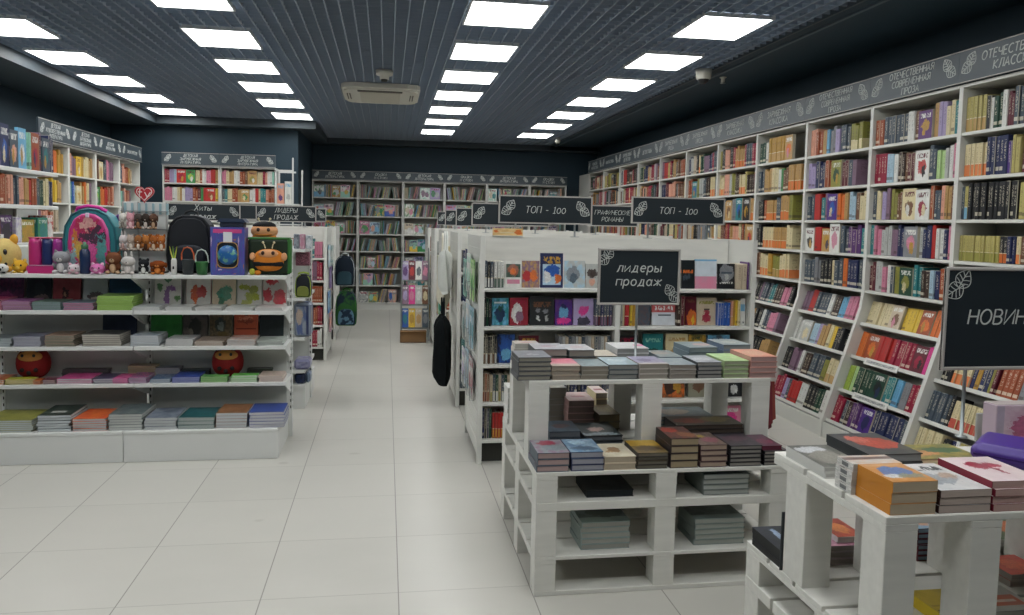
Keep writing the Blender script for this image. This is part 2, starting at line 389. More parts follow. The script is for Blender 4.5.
while x < 3.13:
    y1 = 11.9 if x < -1.1 else 14.2
    g.box(x - .004, x + .004, -1.5, y1, ZC, ZC + .035); x += .1
y = -1.5
while y < 14.2:
    x0 = -3.45 if y < 11.9 else -1.1
    g.box(x0, 3.12, y - .003, y + .003, ZC + .003, ZC + .035); y += .1
struct('ceiling_grid', g, GRID)
g = B()
g.box(-3.47, -3.45, -3, 11.92, 3.08, 3.5).box(-4.2, -3.47, -3, 12.2, 3.08, 3.1)
g.box(-3.47, -1.1, 11.9, 11.92, 3.08, 3.5).box(-3.47, -1.1, 11.92, 12.2, 3.08, 3.1)
g.box(-1.12, -1.1, 11.92, 14.2, 3.1, 3.5).box(-1.4, -1.12, 11.92, YB, 3.1, 3.12)
g.box(-1.12, 3.14, 14.2, 14.22, 3.1, 3.5).box(-1.12, XR, 14.22, YB, 3.1, 3.12)
g.box(3.12, 3.14, -3, 14.2, 3.19, 3.5)
struct('trim_1', g, FASCIA)
struct('trim_3', B().box(3.14, XR, -3, 14.22, 3.19, 3.21), WALL)
struct('trim_2', B().box(3.22, 3.25, -3, 14.2, 3.175, 3.19), plain('grey_edge_profile', '4d5a64', .5))
struct('trim_4', B().box(3.80, XR - .005, 13.73, 14.46, 0, 2.65), WHITE)
struct('baseboard_right', B().box(XR - .015, XR, -3, YB, 0, .08), plain('grey_skirting', '70716e'))
# ---- ceiling light panels
LIT = glow('lit_light_panel', (.985, 1., .99, 1), 11.1)
PFRAME = plain('white_panel_frame', 'd4d6d6', .4)
rows = [5.48, 6.70, 7.86, 9.02, 10.2, 11.4, 12.65]
cols = [('left-hand', -3.08, 1, 5), ('second from left', -1.39, 0, 5), ('second from right', .84, 0, 6), ('right-hand', 2.52, 0, 6)]
panel = None
for cn, cx, r0, r1 in cols:
    for r in list(range(r0, r1 + 1)):
        lab = 'square lit ceiling panel, %s from the front in the %s lengthwise row' % (ORD[r - r0], cn)
        if panel is None:
            panel = thing('ceiling_light', lab, 'ceiling light', T(cx, rows[r], ZC - .012), 'lit ceiling panels')
            f = B(); f.box(-.275, .275, -.32, -.305, 0, .03).box(-.275, .275, .305, .32, 0, .03).box(-.275, -.262, -.305, .305, 0, .03).box(.262, .275, -.305, .305, 0, .03)
            f.build('frame', PFRAME, panel); B().box(-.262, .262, -.305, .305, .006, .03).build('diffuser', LIT, panel)
            note_kids(panel)
        else:
            o = copy_tree(panel); o.matrix_local = T(cx, rows[r], ZC - .012); o['label'] = lab
# lamps of the same fittings over the part of the shop behind the camera and just overhead
for cx in (-3.08, -1.39, .84, 2.52):
    for y in (.6, 1.8, 3.02, 4.26):
        o = copy_tree(panel); o.matrix_local = T(cx, y, ZC - .012)
        o['label'] = 'square lit ceiling panel overhead, nearer the camera than the rows in view'
if True:
    o = copy_tree(panel); o.matrix_local = T(-3.08, 5.48, ZC - .012); o['label'] = 'square lit ceiling panel overhead, nearer the camera than the rows in view'
# ---- air conditioner, detectors
ac = thing('air_conditioner', 'white ceiling cassette air conditioner set in the black grid ceiling', 'air conditioner', T(-.075, 8.95, ZC))
p = [(-.44, -.40), (-.40, -.48), (-.3, -.52), (.3, -.52), (.40, -.48), (.44, -.40), (.44, .40), (.40, .48), (.3, .52), (-.3, .52), (-.40, .48), (-.44, .40)]
ACW = plain('warm_white_plastic', 'c9c7bc', .4)
B().prism(p, -.055, -.002, 'z').prism([(a * .93, b_ * .93) for a, b_ in p], -.075, -.05, 'z').build('casing', ACW, ac)
B().box(-.26, .24, -.44, -.36, -.083, -.07).build('air_slot', plain('dark_slot', '4e4c44'), ac)
b = B()
for xx in (-.39, -.36, .33, .36): b.box(xx, xx + .012, -.2, .16, -.083, -.07)
b.build('side_louvre', plain('dark_slot', '4e4c44'), ac)
B().box(-.24, .22, -.3, .4, -.081, -.07, 0, .004).build('centre_panel', plain('cassette_panel', 'bdb9ac', .5), ac)
d = thing('smoke_detector', 'small white smoke detector on the grid ceiling near the air conditioner', 'smoke detector', T(-.035, 7.75, ZC))
B().lathe([(.0, -.09), (.045, -.09), (.05, -.05), (.085, -.045), (.09, 0)], n=18).build('housing', ACW, d)
B().lathe([(.0, -.115), (.03, -.11), (.036, -.088)], n=14).build('sensor', DARK, d)
d = thing('ceiling_security_camera', 'white dome security camera under the ceiling edge above the right wall', 'security camera', T(3.04, 6.95, 3.2))
B().lathe([(.04, -.1), (.07, -.09), (.075, -.03), (.08, 0)], n=18).build('housing', ACW, d)
B().ball((0, 0, -.09), (.055, .055, .05), 0, 14).build('dome', BLACKP, d)
d = thing('sprinkler_head', 'tiny white sprinkler head under the dark soffit by the right wall', 'sprinkler', T(3.36, 7.2, 3.19))
B().lathe([(.02, -.05), (.02, -.01), (.035, -.008), (.035, 0)], n=12).build('body', ACW, d); B().lathe([(.028, -.062), (.028, -.056)], n=12).build('deflector', STEEL, d)
d = thing('ceiling_sensor', 'small white sensor under the far end of the ceiling grid', 'sensor', T(2.98, 12.9, 3.2))
B().lathe([(.03, -.1), (.05, -.07), (.05, 0)], n=14).build('housing', ACW, d); B().ball((0, 0, -.1), .028, 0, 10).build('lens', DARK, d)
# ================================================================ shelf filling
H_BOOK = (.19, .235)
COUNT = {}
class Stuff:
    """collects far books of one kind into one object"""
    def __init__(s, name, label, cat): s.b = B(); s.mats = []; s.name = name; s.label = label; s.cat = cat
    def slot(s, m):
        if m not in s.mats: s.mats.append(m)
        return s.mats.index(m)
    def done(s):
        o = s.b.build(s.name, s.mats); tag(o, s.label, s.cat, None, 'stuff'); return o
PG = pages('c4bca8')
def book_geom(b, w, d, h, ms, mp, face):
    """upright book with its front at y=0: cover boards + page block"""
    t = .0022
    if face:      # shows its front cover: w wide, d thick
        b.box(0, w, 0, d, 0, h, ms, 0, {'+z': mp, '+x': mp, '+y': ms})
    else:
        b.box(0, w, 0, d, 0, h, ms, min(.004, w * .25), {'+z': mp})
    return b
def fill(M, width, spec, place, kind='book', hr=(.19, .235), depth=.15, inset=.03, solo=True, stuff=None, cat='book', noun='book', group=None, rnd=R, tight=.985, maxh=.25, every=None, lean=0.):
    """spec: tokens 'colour[/band][*n]' spines, 'F:colour[/second][*n]' books facing out; place: words after 'on'"""
    items = []
    for tok in spec.split():
        n = 1
        if '*' in tok: tok, n = tok.split('*'); n = int(n)
        face = tok.startswith('F:'); tok = tok[2:] if face else tok
        c, acc = (tok.split('/') + [None])[:2]
        hh = rnd.uniform(*hr)
        for i in range(n):
            if n < 4 and not face: hh = rnd.uniform(*hr)
            tk = rnd.uniform(.8, 1.25) if n < 4 else 1.
            items.append((face, c, acc, tk, min(hh, maxh)))
    fw = .145
    fixed = sum(min(fw, i[4] * .68) for i in items if i[0]); rel = sum(i[3] for i in items if not i[0])
    k = max(.008, (width * tight - fixed) / rel) if rel else 0
    k = min(k, .05)
    x = .004; out = []
    for idx, (face, c, acc, tk, hh) in enumerate(items):
        w = min(fw, hh * .68) if face else tk * k
        if face:
            cn = sorted(PAL); q = rnd.random()
            c3 = rnd.choice(['white', 'cream', 'black', 'gold', 'pink', 'navy', 'light_grey'])
            m = cover(c, (('e', .5, rnd.choice([.38, .45]), .3, .24, acc or c3), ('e', rnd.choice([.4, .6]), .3, .14, .2, c3)), (.74, .9, 'white' if c3 != 'white' and c != 'white' else 'maroon'), None, .4, 4.)
            d = rnd.uniform(.018, .03)
        else:
            m = spine(c, acc); d = rnd.uniform(.85, 1.) * depth
        yo = inset + rnd.uniform(-.008, .008) + (0 if not face else -.004)
        L = T(x, yo, .0015)
        if lean and not face: L = L @ RY(lean)
        if solo:
            b = B(); book_geom(b, w * .97, d, hh, 0, 1, face)
            o = b.build(kind, [m, PG]); o.matrix_local = M @ L
            what = '%s %s' % (words(c) + (' and ' + words(acc) if acc and not face else ''), noun + (' face out' if face else ''))
            lab = '%s, %s from left, %s' % (what, ORD[min(idx, len(ORD) - 1)], place)
            tag(o, lab, cat, group)
            out.append(o)
        else:
            stuff.b.M = M @ L; book_geom(stuff.b, w * .97, d, hh, stuff.slot(m), stuff.slot(PG), face); stuff.b.M = None
        x += w
    return out
# ================================================================ right wall bookcases
XF = 3.80                         # front plane of the upper shelves
PITCH = .92
Y0 = 4.52                         # joint between the nearest two bookcases in view
PROF = [(3.48, 0), (3.485, .12), (3.785, 1.05), (3.80, 1.19), (3.80, 2.65), (4.14, 2.65), (4.14, 0)]
UP = [1.19, 1.475, 1.752, 2.036, 2.332]
LOW = [(3.795, .925), (3.726, .662), (3.628, .396), (3.538, .146)]
TILT = math.atan2(3.785 - 3.485, 1.05 - .12)
def case_local(X, z): return (X - XF, z)
def make_wall_case(label, M):
    """local frame: x along the wall to the viewer's right, y into the wall, z up; x runs 0..PITCH"""
    t = thing('bookcase', label, 'bookcase', M, 'white bookcases along the right wall')
    pr = [case_local(*p) for p in PROF]
    for sx in (0, PITCH - .017): B().prism(pr, sx, sx + .017, 'x').build('side_panel', WHITE, t)
    B().box(.017, PITCH - .017, .31, .325, .1, 2.65).build('back_panel', BACK, t)
    B().box(.017, PITCH - .017, -.004, .325, 2.63, 2.65).build('top_panel', WHITE, t)
    for z in UP: B().box(.017, PITCH - .017, .004, .315, z - .022, z, 0, .002).build('shelf', WHITE, t)
    for X, z in LOW:
        o = B().box(.017, PITCH - .017, 0, .24, -.02, 0, 0, .002).box(.017, PITCH - .017, -.012, 0, -.02, .006).build('display_shelf', WHITE, t)
        o.matrix_local = T(0, X - XF, z) @ RX(-TILT)
    o = B().box(.017, PITCH - .017, .0, .012, 0, 1.0).build('sloping_back', BACK, t); o.matrix_local = T(0, 3.538 - XF + .2, .11) @ RX(-TILT)
    B().box(.017, PITCH - .017, 3.495 - XF, 3.51 - XF, 0, .125).build('plinth', WHITE, t)
    return t
HEADB = plain('glare_toned_header_board', '38434a', .4, .5, .1, 5.)  # chalkboard tone lightened: glare on the headers is put into the colour
def header(t, w, lines, z0, z1, y=-.03, size=.07, em=.15, gap=1.1):
    s = B().box(0, w, y, y + .02, z0, z1, 0, .002).build('header_sign', HEADB, t)
    B().box(0, w, y - .003, y + .001, z0, z0 + .006).box(0, w, y - .003, y + .001, z1 - .006, z1).build('frame_edge', SIGN_EDGE, s)
    zc = (z0 + z1) / 2
    lettering(lines, s, w / 2, zc, size, CHALK_LINE, y - .0012, gap=gap, weight=.13)
    emblem(s, .085, zc, em, CHALK_LINE, 1, y, .005); emblem(s, w - .085, zc, em, CHALK_LINE, -1, y, .005)
HEAD = [['ОТЕЧЕСТВЕННАЯ', 'КЛАССИКА'], ['ОТЕЧЕСТВЕННАЯ', 'СОВРЕМЕННАЯ', 'ПРОЗА'], ['ОТЕЧЕСТВЕННАЯ', 'СОВРЕМЕННАЯ', 'ПРОЗА'], ['ЗАРУБЕЖНАЯ', 'КЛАССИКА'], ['ЗАРУБЕЖНАЯ', 'КЛАССИКА'],
        ['ЗАРУБЕЖНАЯ', 'ПРОЗА'], ['ЗАРУБЕЖНАЯ', 'ПРОЗА'], ['ДЕТЕКТИВЫ'], ['ЗАРУБЕЖНЫЙ', 'ДЕТЕКТИВ'], ['ФАНТАСТИКА'], ['ФЭНТЕЗИ', 'ФАНТАСТИКА'], ['ФЭНТЕЗИ', 'ФАНТАСТИКА']]
NEAR = ['the edge-cut wall bookcase', 'the rainbow-spined wall bookcase', 'case past rainbow-spined one']
SPECS = {
 1: ['rust*2 slate*6 white*2 brown F:purple/gold tan lilac*2 cream*2 teal',
     'crimson*4 pale_blue*2 white dark_brown*2 brown maroon*2 F:white/red slate*2 pale_green*2 light_grey white pink',
     'slate cream*2 lilac*2 mauve olive*2 brown*2 F:cream/brown F:white/crimson rust slate*2 peach tan*2 brown',
     'teal pink*2 light_grey*3 mauve*2 navy*2 F:grey/pink light_grey navy*2 red white*2 navy pink',
     'maroon*2 light_grey*2 pink white slate olive*2 F:dark_green/olive teal*2 dark_brown*2 pale_blue navy rust*2',
     'cream*6 F:beige/brown yellow*4 F:rust/orange orange*2 yellow',
     'orange*2 F:rust/orange red*4 crimson*5 F:maroon/crimson hot_pink*3',
     'lime*2 pale_green dark_green*5 F:dark_green/black teal*2 sky_blue*2 grey*2 crimson*3',
     'crimson*2 slate dark_brown purple*3 F:violet/navy navy*6 slate*2'],
 0: ['khaki/tan*5 black white dark_green*2 white maroon*2 slate*2',
     'cream/orange*6 navy*5 violet khaki*2', 'slate khaki/sky_blue black*13',
     'khaki/olive*12 black/orange*2 navy*2', 'dark_brown*2 slate*3 navy*2 tan*3 brown*3 black',
     'slate*3 brown*3 tan*2 black*3 navy*2', 'black*3 cream/orange*5 navy gold navy*2 olive maroon',
     'slate*5 black cream/red*7', 'cream/tan*6 black*2 navy white khaki*2'],
 2: ['peach*2 rust*2 tan sky_blue grey*2 lilac slate*3 olive/cream*3',
     'lilac*2 navy*3 rust*2 F:olive/dark_green maroon*2 slate mauve', 'slate*2 red*2 teal mauve F:violet/blue orange*2 tan pale_blue*2 brown cream*2',
     'F:white/black red*2 F:tan/gold F:white/pink slate*2 purple*3 teal', 'slate*3 grey*2 black*3 cream slate*2 orange navy*3 slate*2',
     'mauve*2 red*2 slate*4 white dark_brown*2 sky_blue*2 pink*3 lilac', 'white*2 F:light_grey/cream pale_blue*2 lilac tan*2 cream yellow black*2',
     'black*2 mauve*3 white dark_brown*2 slate*4 olive cream/tan*3', 'crimson*3 lilac slate red*3 white*2 black*3 dark_green*2 white'],
 3: ['dark_green*2 white gold/tan*6 F:tan/orange', 'slate*2 tan*3 cream*2 white green brown*2 tan/orange*4', 'black*2 rust tan/orange*4 slate*2 tan/orange*3 olive',
     'black*3 cream/orange*4 tan/orange*5 cream*2', 'brown*2 cream/orange*3 gold*2 olive/tan*3 cream/orange*3', 'black*2 mauve slate*3 teal*2 dark_brown*3 pink*2 black',
     'dark_brown tan black*3 white slate*2 pink*3 mauve', 'rust*3 orange*2 black*3 tan*3', 'tan*3 slate*3 red*2 black*3']}
POOL = ['tan', 'cream/orange', 'tan/orange', 'slate', 'rust', 'brown', 'khaki', 'black', 'light_grey', 'maroon', 'grey', 'olive', 'navy', 'mauve', 'beige', 'dark_green', 'crimson', 'rust', 'dark_brown', 'slate', 'black', 'peach', 'red']
def random_spec(pool, n, faces=.25, rnd=R):
    s = []; c = 0
    while c < n:
        k = rnd.choice([1, 1, 2, 2, 3, 4]); s.append('%s*%d' % (rnd.choice(pool), k)); c += k
        if rnd.random() < faces * .25: s.append('F:%s/%s' % (rnd.choice(['white', 'black', 'tan', 'maroon', 'teal', 'cream', 'slate']), rnd.choice(['red', 'gold', 'blue', 'pink', 'brown']))); c += 2
    return ' '.join(s)
far = Stuff('shelved_books', 'many small spines filling the far bookcases along the right wall', 'books')
ROWN = ['top shelf', 'second shelf', 'third shelf', 'fourth shelf', 'fifth shelf', 'first sloping shelf', 'second sloping shelf', 'third sloping shelf', 'bottom shelf']
NBOOK = 0; MAXB = 322
FARNAME = ['', '', '', 'third', 'fourth', 'fifth', 'sixth', 'seventh', 'eighth', 'ninth', 'tenth', 'eleventh']
order = [1, 0, 2, 3, 4, 5, 6, 7, 8, 9, 10]
for k in order:
    ys = Y0 + PITCH * k                       # far end of this case
    M = T(XF, ys, 0) @ RZ(-PI / 2)
    lab = {0: 'white wall bookcase cut off by the right edge, behind the largest chalkboard sign', 1: 'nearest complete white wall bookcase, with a rainbow of spines low down', 2: 'white wall bookcase second after the rainbow-ordered one'}.get(k, 'white wall bookcase, %s bookcase farther back from the rainbow-ordered one' % FARNAME[k - 1] if k > 3 else 'white wall bookcase with tan pocket series, second bookcase farther back from the rainbow-ordered one')
    if k == 2: lab = 'white wall bookcase just beyond the rainbow-ordered one'
    t = make_wall_case(lab, M)
    header(t, PITCH, HEAD[k], 2.655, 2.868, size=.064 if len(HEAD[k]) == 3 else .074)
    if k == 1:
        for (X, z), x0, x1 in ((LOW[1], .2, .58), (LOW[2], .22, .62)):
            o = B().box(x0, x1, -.016, -.0125, -.04, .012).build('price_strip', plain('white_paper_strip', 'd8d8d2', .6), t); o.matrix_local = T(0, X - XF, z) @ RX(-TILT * 1.2)
            q = cover('white', (('r', .06, .94, .3, .7, 'light_grey'),), (.3, .7, 'grey')); o.data.materials[0] = q
    sp = SPECS.get(k)
    for r in range(9):
        s = sp[r] if sp else random_spec(POOL, 24 if r < 5 else 20)
        if k in (1, 0, 2):
            n = sum(int(x.split('*')[1]) if '*' in x else 1 for x in s.split())
            solo = NBOOK + n <= MAXB and not (k == 0 and r in (4, 5))
        else: solo = False
        if r < 5: FM = M @ T(.019, .004, UP[4 - r]); W, hr, mh = PITCH - .038, (.195, .245), .25
        else:
            X, z = LOW[r - 5]; FM = M @ T(.019, X - XF, z) @ RX(-TILT) @ T(0, .004, .001); W, hr, mh = PITCH - .038, (.185, .215), .225
        if k in (1,) and r in (6, 7): hr = (.2, .212)
        if k == 0 and r == 3: hr = (.17, .172)
        if k == 0:
            fill(FM @ T(.46, 0, 0), W - .46, random_spec(POOL, 9), '', hr=hr, maxh=mh, depth=.14, inset=.025 if r < 5 else .013, solo=False, stuff=far); W = .46
        o = fill(FM, W, s, '%s of %s' % (ROWN[r], NEAR[k] if k < 3 else ''), hr=hr, maxh=mh, depth=.14, inset=.025 if r < 5 else .013, solo=solo, stuff=far, group='books on the right wall shelves')
        NBOOK += len(o)
far.done()
# ================================================================ where things stand: pixel column -> metres at a given depth
CF, CYAW, CPIT, CROL, CPX, CPY, CH = 739.5804, .1465, .0683, -.0193, 512 - 17.107, 307.5 - 33.198, 1.665
_f = Vector((math.sin(CYAW) * math.cos(CPIT), math.cos(CYAW) * math.cos(CPIT), -math.sin(CPIT))); _r = Vector((math.cos(CYAW), -math.sin(CYAW), 0)); _d = _f.cross(_r)
CR = _r * math.cos(CROL) + _d * math.sin(CROL); CD = _d * math.cos(CROL) - _r * math.sin(CROL)
def ray(px, py): return CR * ((px - CPX) / CF) + CD * ((py - CPY) / CF) + _f
def wx(px, Y, py=300):
    d = ray(px, py); return d.x * Y / d.y
def wz(px, py, Y):
    d = ray(px, py); return CH + d.z * Y / d.y
# ================================================================ rear wall and the left-hand cases
def straight_case(t, w, h, d, zs, plinth=.1):
    for x in (0, w - .02): B().box(x, x + .02, 0, d, 0, h, 0, .002).build('side_panel', WHITE, t)
    B().box(.02, w - .02, d - .015, d, .05, h).build('back_panel', BACK, t)
    B().box(.02, w - .02, .002, d - .015, h - .02, h).build('top_panel', WHITE, t)
    for z in zs: B().box(.02, w - .02, .004, d - .015, z - .02, z, 0, .002).build('shelf', WHITE, t)
    B().box(.02, w - .02, .02, .035, 0, plinth).build('plinth', WHITE, t)
PALE = ['light_grey', 'beige', 'pale_blue', 'mauve', 'lilac', 'peach', 'grey', 'mint', 'pink', 'teal', 'khaki', 'white']
SOFT = ['slate', 'grey', 'beige', 'light_grey', 'pink', 'pale_blue', 'white', 'mint', 'cream', 'lilac', 'peach', 'teal', 'light_grey', 'mauve', 'yellow', 'sky_blue', 'green', 'rust']
pbs = Stuff('shelved_picture_books', 'thin pastel spines leaning on the bookcases of the far back wall', 'books')
RZS = [2.1, 1.76, 1.425, 1.1, .78, .46, .13]
rear_x = [-1.37, -.53, .31, 1.09, 1.90, 2.73, 3.46]
RB = ['first', 'second', 'third', 'fourth', 'fifth', 'sixth']
RR = ['top', 'second', 'third', 'fourth', 'fifth', 'sixth', 'bottom']
for i in range(6):
    x0, x1 = rear_x[i], rear_x[i + 1]; w = x1 - x0 - .005
    t = thing('bookcase', 'white picture-book bookcase, %s from the left along the far back wall' % RB[i], 'bookcase', T(x0, 14.1, 0), 'bookcases of the far back wall')
    straight_case(t, w, 2.42, .34, RZS)
    header(t, w, [['ДЕТСКАЯ', 'ЛИТЕРАТУРА'], ['СКАЗКИ', 'И СТИХИ']][i % 2], 2.425, 2.59, size=.062, em=.11)
    for r, z in enumerate(RZS):
        x = .03; nf = 0
        while x < w - .06:
            k = R.random()
            if k < .34 and x < w - .25:
                n = R.choice([1, 1, 2])
                for _ in range(n):
                    if x > w - .23: break
                    bw, bh = R.uniform(.15, .2), R.uniform(.2, .25); c = R.choice(PALE); c2 = R.choice(SOFT + ['crimson', 'blue']); nf += 1
                    b = B(); book_geom(b, bw, .02, bh, 0, 1, True)
                    o = b.build('picture_book', [cover(c, R.choice([(('e', .5, .4, .36, .28, c2), ('e', .3, .3, .16, .16, R.choice(SOFT))), (('r', 0, 1, 0, .45, c2), ('e', .6, .4, .2, .2, R.choice(SOFT))), (('e', .3, .5, .2, .3, c2), ('e', .7, .4, .2, .24, R.choice(SOFT)))]), (.78, .92, R.choice(['navy', 'crimson', 'white'])), R.choice(SOFT)), PG])
                    o.matrix_local = T(x0 + x, 14.13, z + .003) @ RX(-.06)
                    tag(o, '%s picture book facing out, %s cover from left, %s shelf, %s back-wall bookcase' % (words(c), ORD[nf - 1], RR[r], RB[i]), 'book', 'picture books facing out on the back wall')
                    x += bw + .01
            else:
                n = R.randint(4, 10); ln = R.choice([.0, .12, .2, .26, -.15]); hh = R.uniform(.2, .26)
                for j in range(n):
                    tk = R.uniform(.008, .016)
                    if x > w - .09: break
                    pbs.b.M = T(x0 + x + (.0 if ln >= 0 else .04), 14.13, z + .004) @ RY(ln)
                    book_geom(pbs.b, tk, .2, hh, pbs.slot(spine(R.choice(SOFT))), pbs.slot(PG), False); pbs.b.M = None
                    x += tk / math.cos(ln) + .002
                x += abs(math.sin(ln)) * .25
pbs.done()
# left wall
KID = ['orange', 'yellow', 'tan', 'rust', 'cream', 'green', 'peach', 'teal', 'blue', 'lime', 'red', 'beige', 'pale_blue', 'mauve', 'gold']
ly = [8.34, 9.15, 9.95, 10.78, 11.62]
LN = ['nearest', 'second', 'third', 'farthest']
LSP = [['cream*3 peach*2 beige*3 orange*3 gold*3', 'cream*2 rust*2 orange*4 yellow*3 tan*2', 'mauve*2 peach*3 rust*3 beige*3'],
       ['peach*2 mauve*2 F:yellow/gold gold*2 cream*3 tan*2', 'teal*2 blue pale_blue F:cream/gold tan*2 orange cream*2 mauve', 'slate*2 cream*3 green*2 pale_blue*3'],
       ['tan*2 brown F:cream/tan slate*2 pink*2 mauve*3', 'F:green/lime green orange*3 red*2 rust*3 peach', 'rust*3 slate*3 teal*3'],
       ['slate*2 navy peach*3 rust*2 tan*2 beige', 'teal mint*2 slate peach*2 rust*2 mauve', 'navy*3 cream*3 red*3']]
for i in range(4):
    w = ly[i + 1] - ly[i] - .005; M = T(-3.6, ly[i], 0) @ RZ(PI / 2)
    t = thing('bookcase', 'white children\'s bookcase on the left wall, %s of the four under leaf headers' % LN[i], 'bookcase', M, 'bookcases on the left wall')
    zs = [2.13, 1.805, 1.48, 1.15, .82, .49, .12]
    straight_case(t, w, 2.46, .32, zs)
    header(t, w, [['ДЕТСКАЯ', 'ХУДОЖЕСТВЕННАЯ', 'ЛИТЕРАТУРА'], ['ДЕТСКАЯ', 'ЗАРУБЕЖНАЯ', 'ЛИТЕРАТУРА'], ['ДЕТСКАЯ', 'ЛИТЕРАТУРА'], ['ЭНЦИКЛОПЕДИИ']][i], 2.465, 2.675, size=.058, em=.12)
    for r, z in enumerate(zs[:3]):
        fill(M @ T(.022, 0, z), w - .044, LSP[i][r], '%s shelf of the %s left-wall bookcase' % (['top', 'second', 'third'][r], LN[i]), 'childrens_book', (.2, .27), .16, .03, cat='book', noun="children's book", group="children's books on the left wall", maxh=.29)
# case on the alcove wall
for i, (x0, x1) in enumerate(((-3.34, -2.515), (-2.51, -1.685))):
    w = x1 - x0; M = T(x0, 11.8, 0)
    t = thing('bookcase', 'white bookcase with a leaf header on the dark alcove wall, %s' % ['left of the pair', 'right of the pair'][i], 'bookcase', M, 'bookcases on the alcove wall')
    zs = [2.19, 1.92, 1.62, 1.3, .98, .66, .34, .1]
    straight_case(t, w, 2.45, .32, zs)
    header(t, w, ['ДЕТСКАЯ', 'ЗАРУБЕЖНАЯ', 'ЛИТЕРАТУРА'], 2.455, 2.64, size=.052, em=.12)
    S = [['crimson*2 lilac*2 pale_blue F:red/crimson F:green/lime cream*2 rust white*2 pink*2 red*2 tan', 'pink*3 white*2 cream tan white lilac*3 rust*2 maroon green red F:red/rust yellow'],
         ['pink*2 cream tan*2 white*2 rust*2 brown F:tan/olive cream*2 crimson peach white*2 mint', 'slate teal cream*2 rust*2 tan F:tan/green white*2 red cream teal*2 peach rust*2']][i]
    for r in range(2):
        fill(M @ T(.022, 0, zs[r]), w - .044, S[r], '%s shelf of the %s alcove bookcase' % (['top', 'second'][r], ['left', 'right'][i]), 'childrens_book', (.185, .215), .15, .02, cat='book', noun="children's book", group="children's books in the alcove", maxh=.22)
# slim framed stand beside it
SX = wx(275, 11.36, 180)
t = thing('display_stand', 'slim white framed stand with a tall post beside the alcove bookcase', 'display stand', T(SX, 11.36, 0))
b = B()
for xx, yy, h in ((.0, 0, 2.4), (.245, 0, 2.58), (.0, .35, 2.4), (.34, .35, 2.42)): b.box(xx, xx + .022, yy, yy + .022, 0, h, 0, .003)
b.box(0, .26, 0, .02, 2.375, 2.4).box(0, .26, .35, .37, 2.375, 2.4); b.build('frame', WHITE_METAL, t)
for z in (.3, .75, 1.2, 1.6, 1.9): B().box(.01, .35, .0, .36, z - .018, z).build('shelf', WHITE_METAL, t)
for j, (xx, c, c2, h, nm) in enumerate(((.02, 'peach', 'purple', .3, 'peach boxed set with a purple motif'), (.13, 'white', 'light_grey', .33, 'plain white boxed set'))):
    o = B().box(0, .1, 0, .07, 0, h, 0, .003).build('boxed_set', cover(c, (('e', .5, .3, .3, .14, c2),), (.75, .9, 'sky_blue'))); o.matrix_local = T(SX + xx + .005, 11.39, 1.902)
    tag(o, '%s on the slim white stand by the alcove' % nm, 'boxed set')
# ---- metal shelving in front of the left wall
t = thing('metal_shelving', 'white metal shelving along the left wall, cut off by the left edge', 'shelving', T(-3.1, 6.4, 0) @ RZ(PI / 2))
for xx in (.0, 1.2): B().box(xx - .015, xx + .015, .36, .4, 0, 2.15).build('upright', WHITE_METAL, t)
B().box(0, 1.2, .385, .395, .05, 2.1).build('back_panel', BACK, t)
MS = [2.06, 1.75, 1.42, 1.05, .6, .2]
for z in MS: B().box(0, 1.22, 0, .385, z - .035, z, 0, .003).build('shelf', WHITE_METAL, t)
M = T(-3.1, 6.4, 0) @ RZ(PI / 2)
fill(M @ T(0, 0, MS[0]), 1.2, 'mauve*2 pink*2 lilac*2 F:navy/blue F:slate/peach F:sky_blue/white mint*2 F:rust/crimson maroon mauve F:slate/teal navy*2', 'top shelf of the white metal shelving', 'childrens_book', (.3, .36), .2, .03, noun='large album', group='large albums on the metal shelving', maxh=.38)
fill(M @ T(0, 0, MS[1]), 1.2, 'beige F:light_grey/tan rust*3 peach*2 slate*2 peach*2 tan*2 red rust*2 slate dark_green*2 cream*2 navy*2', 'second shelf of the white metal shelving', 'childrens_book', (.22, .255), .17, .03, noun="children's book", group="children's books on the metal shelving", maxh=.27)
TB = [('dark_brown', 'rust', .2, .2), ('purple', 'black', .22, .24), ('lilac', 'white', .1, .22), ('olive', 'gold', .26, .2), ('green', 'teal', .2, .22), ('red', 'white', .14, .24)]
x = .02
for j, (c, c2, w, h) in enumerate(TB):
    o = B().box(0, w, 0, .16, 0, h, 0, .004).build('toy_box', cover(c, (('e', .5, .42, .34, .3, c2),), (.76, .9, 'white'), c2, .4, 6.)); o.matrix_local = M @ T(x, .04 + .02 * (j % 2), MS[2] + .001)
    tag(o, '%s toy box with a %s print on the third metal shelf' % (words(c), words(c2)), 'toy box', 'toy boxes on the metal shelving'); x += w + .02
t = thing('drawer_box', 'small white drawer unit behind the toys at the far left', 'drawer unit', T(-3.3, 5.95, 0))
B().box(0, .5, 0, .4, 0, 1.42, 0, .004).build('body', plain('off_white_board', 'b8bab2', .5), t)
for j in range(4):
    f = B().box(.02, .48, -.015, 0, .06 + j * .33, .36 + j * .33, 0, .003).build('drawer', plain('off_white_front', 'c2c2ba', .5), t)
    B().box(.2, .3, -.026, -.014, .25 + j * .33, .265 + j * .33).build('handle', DARK, f)
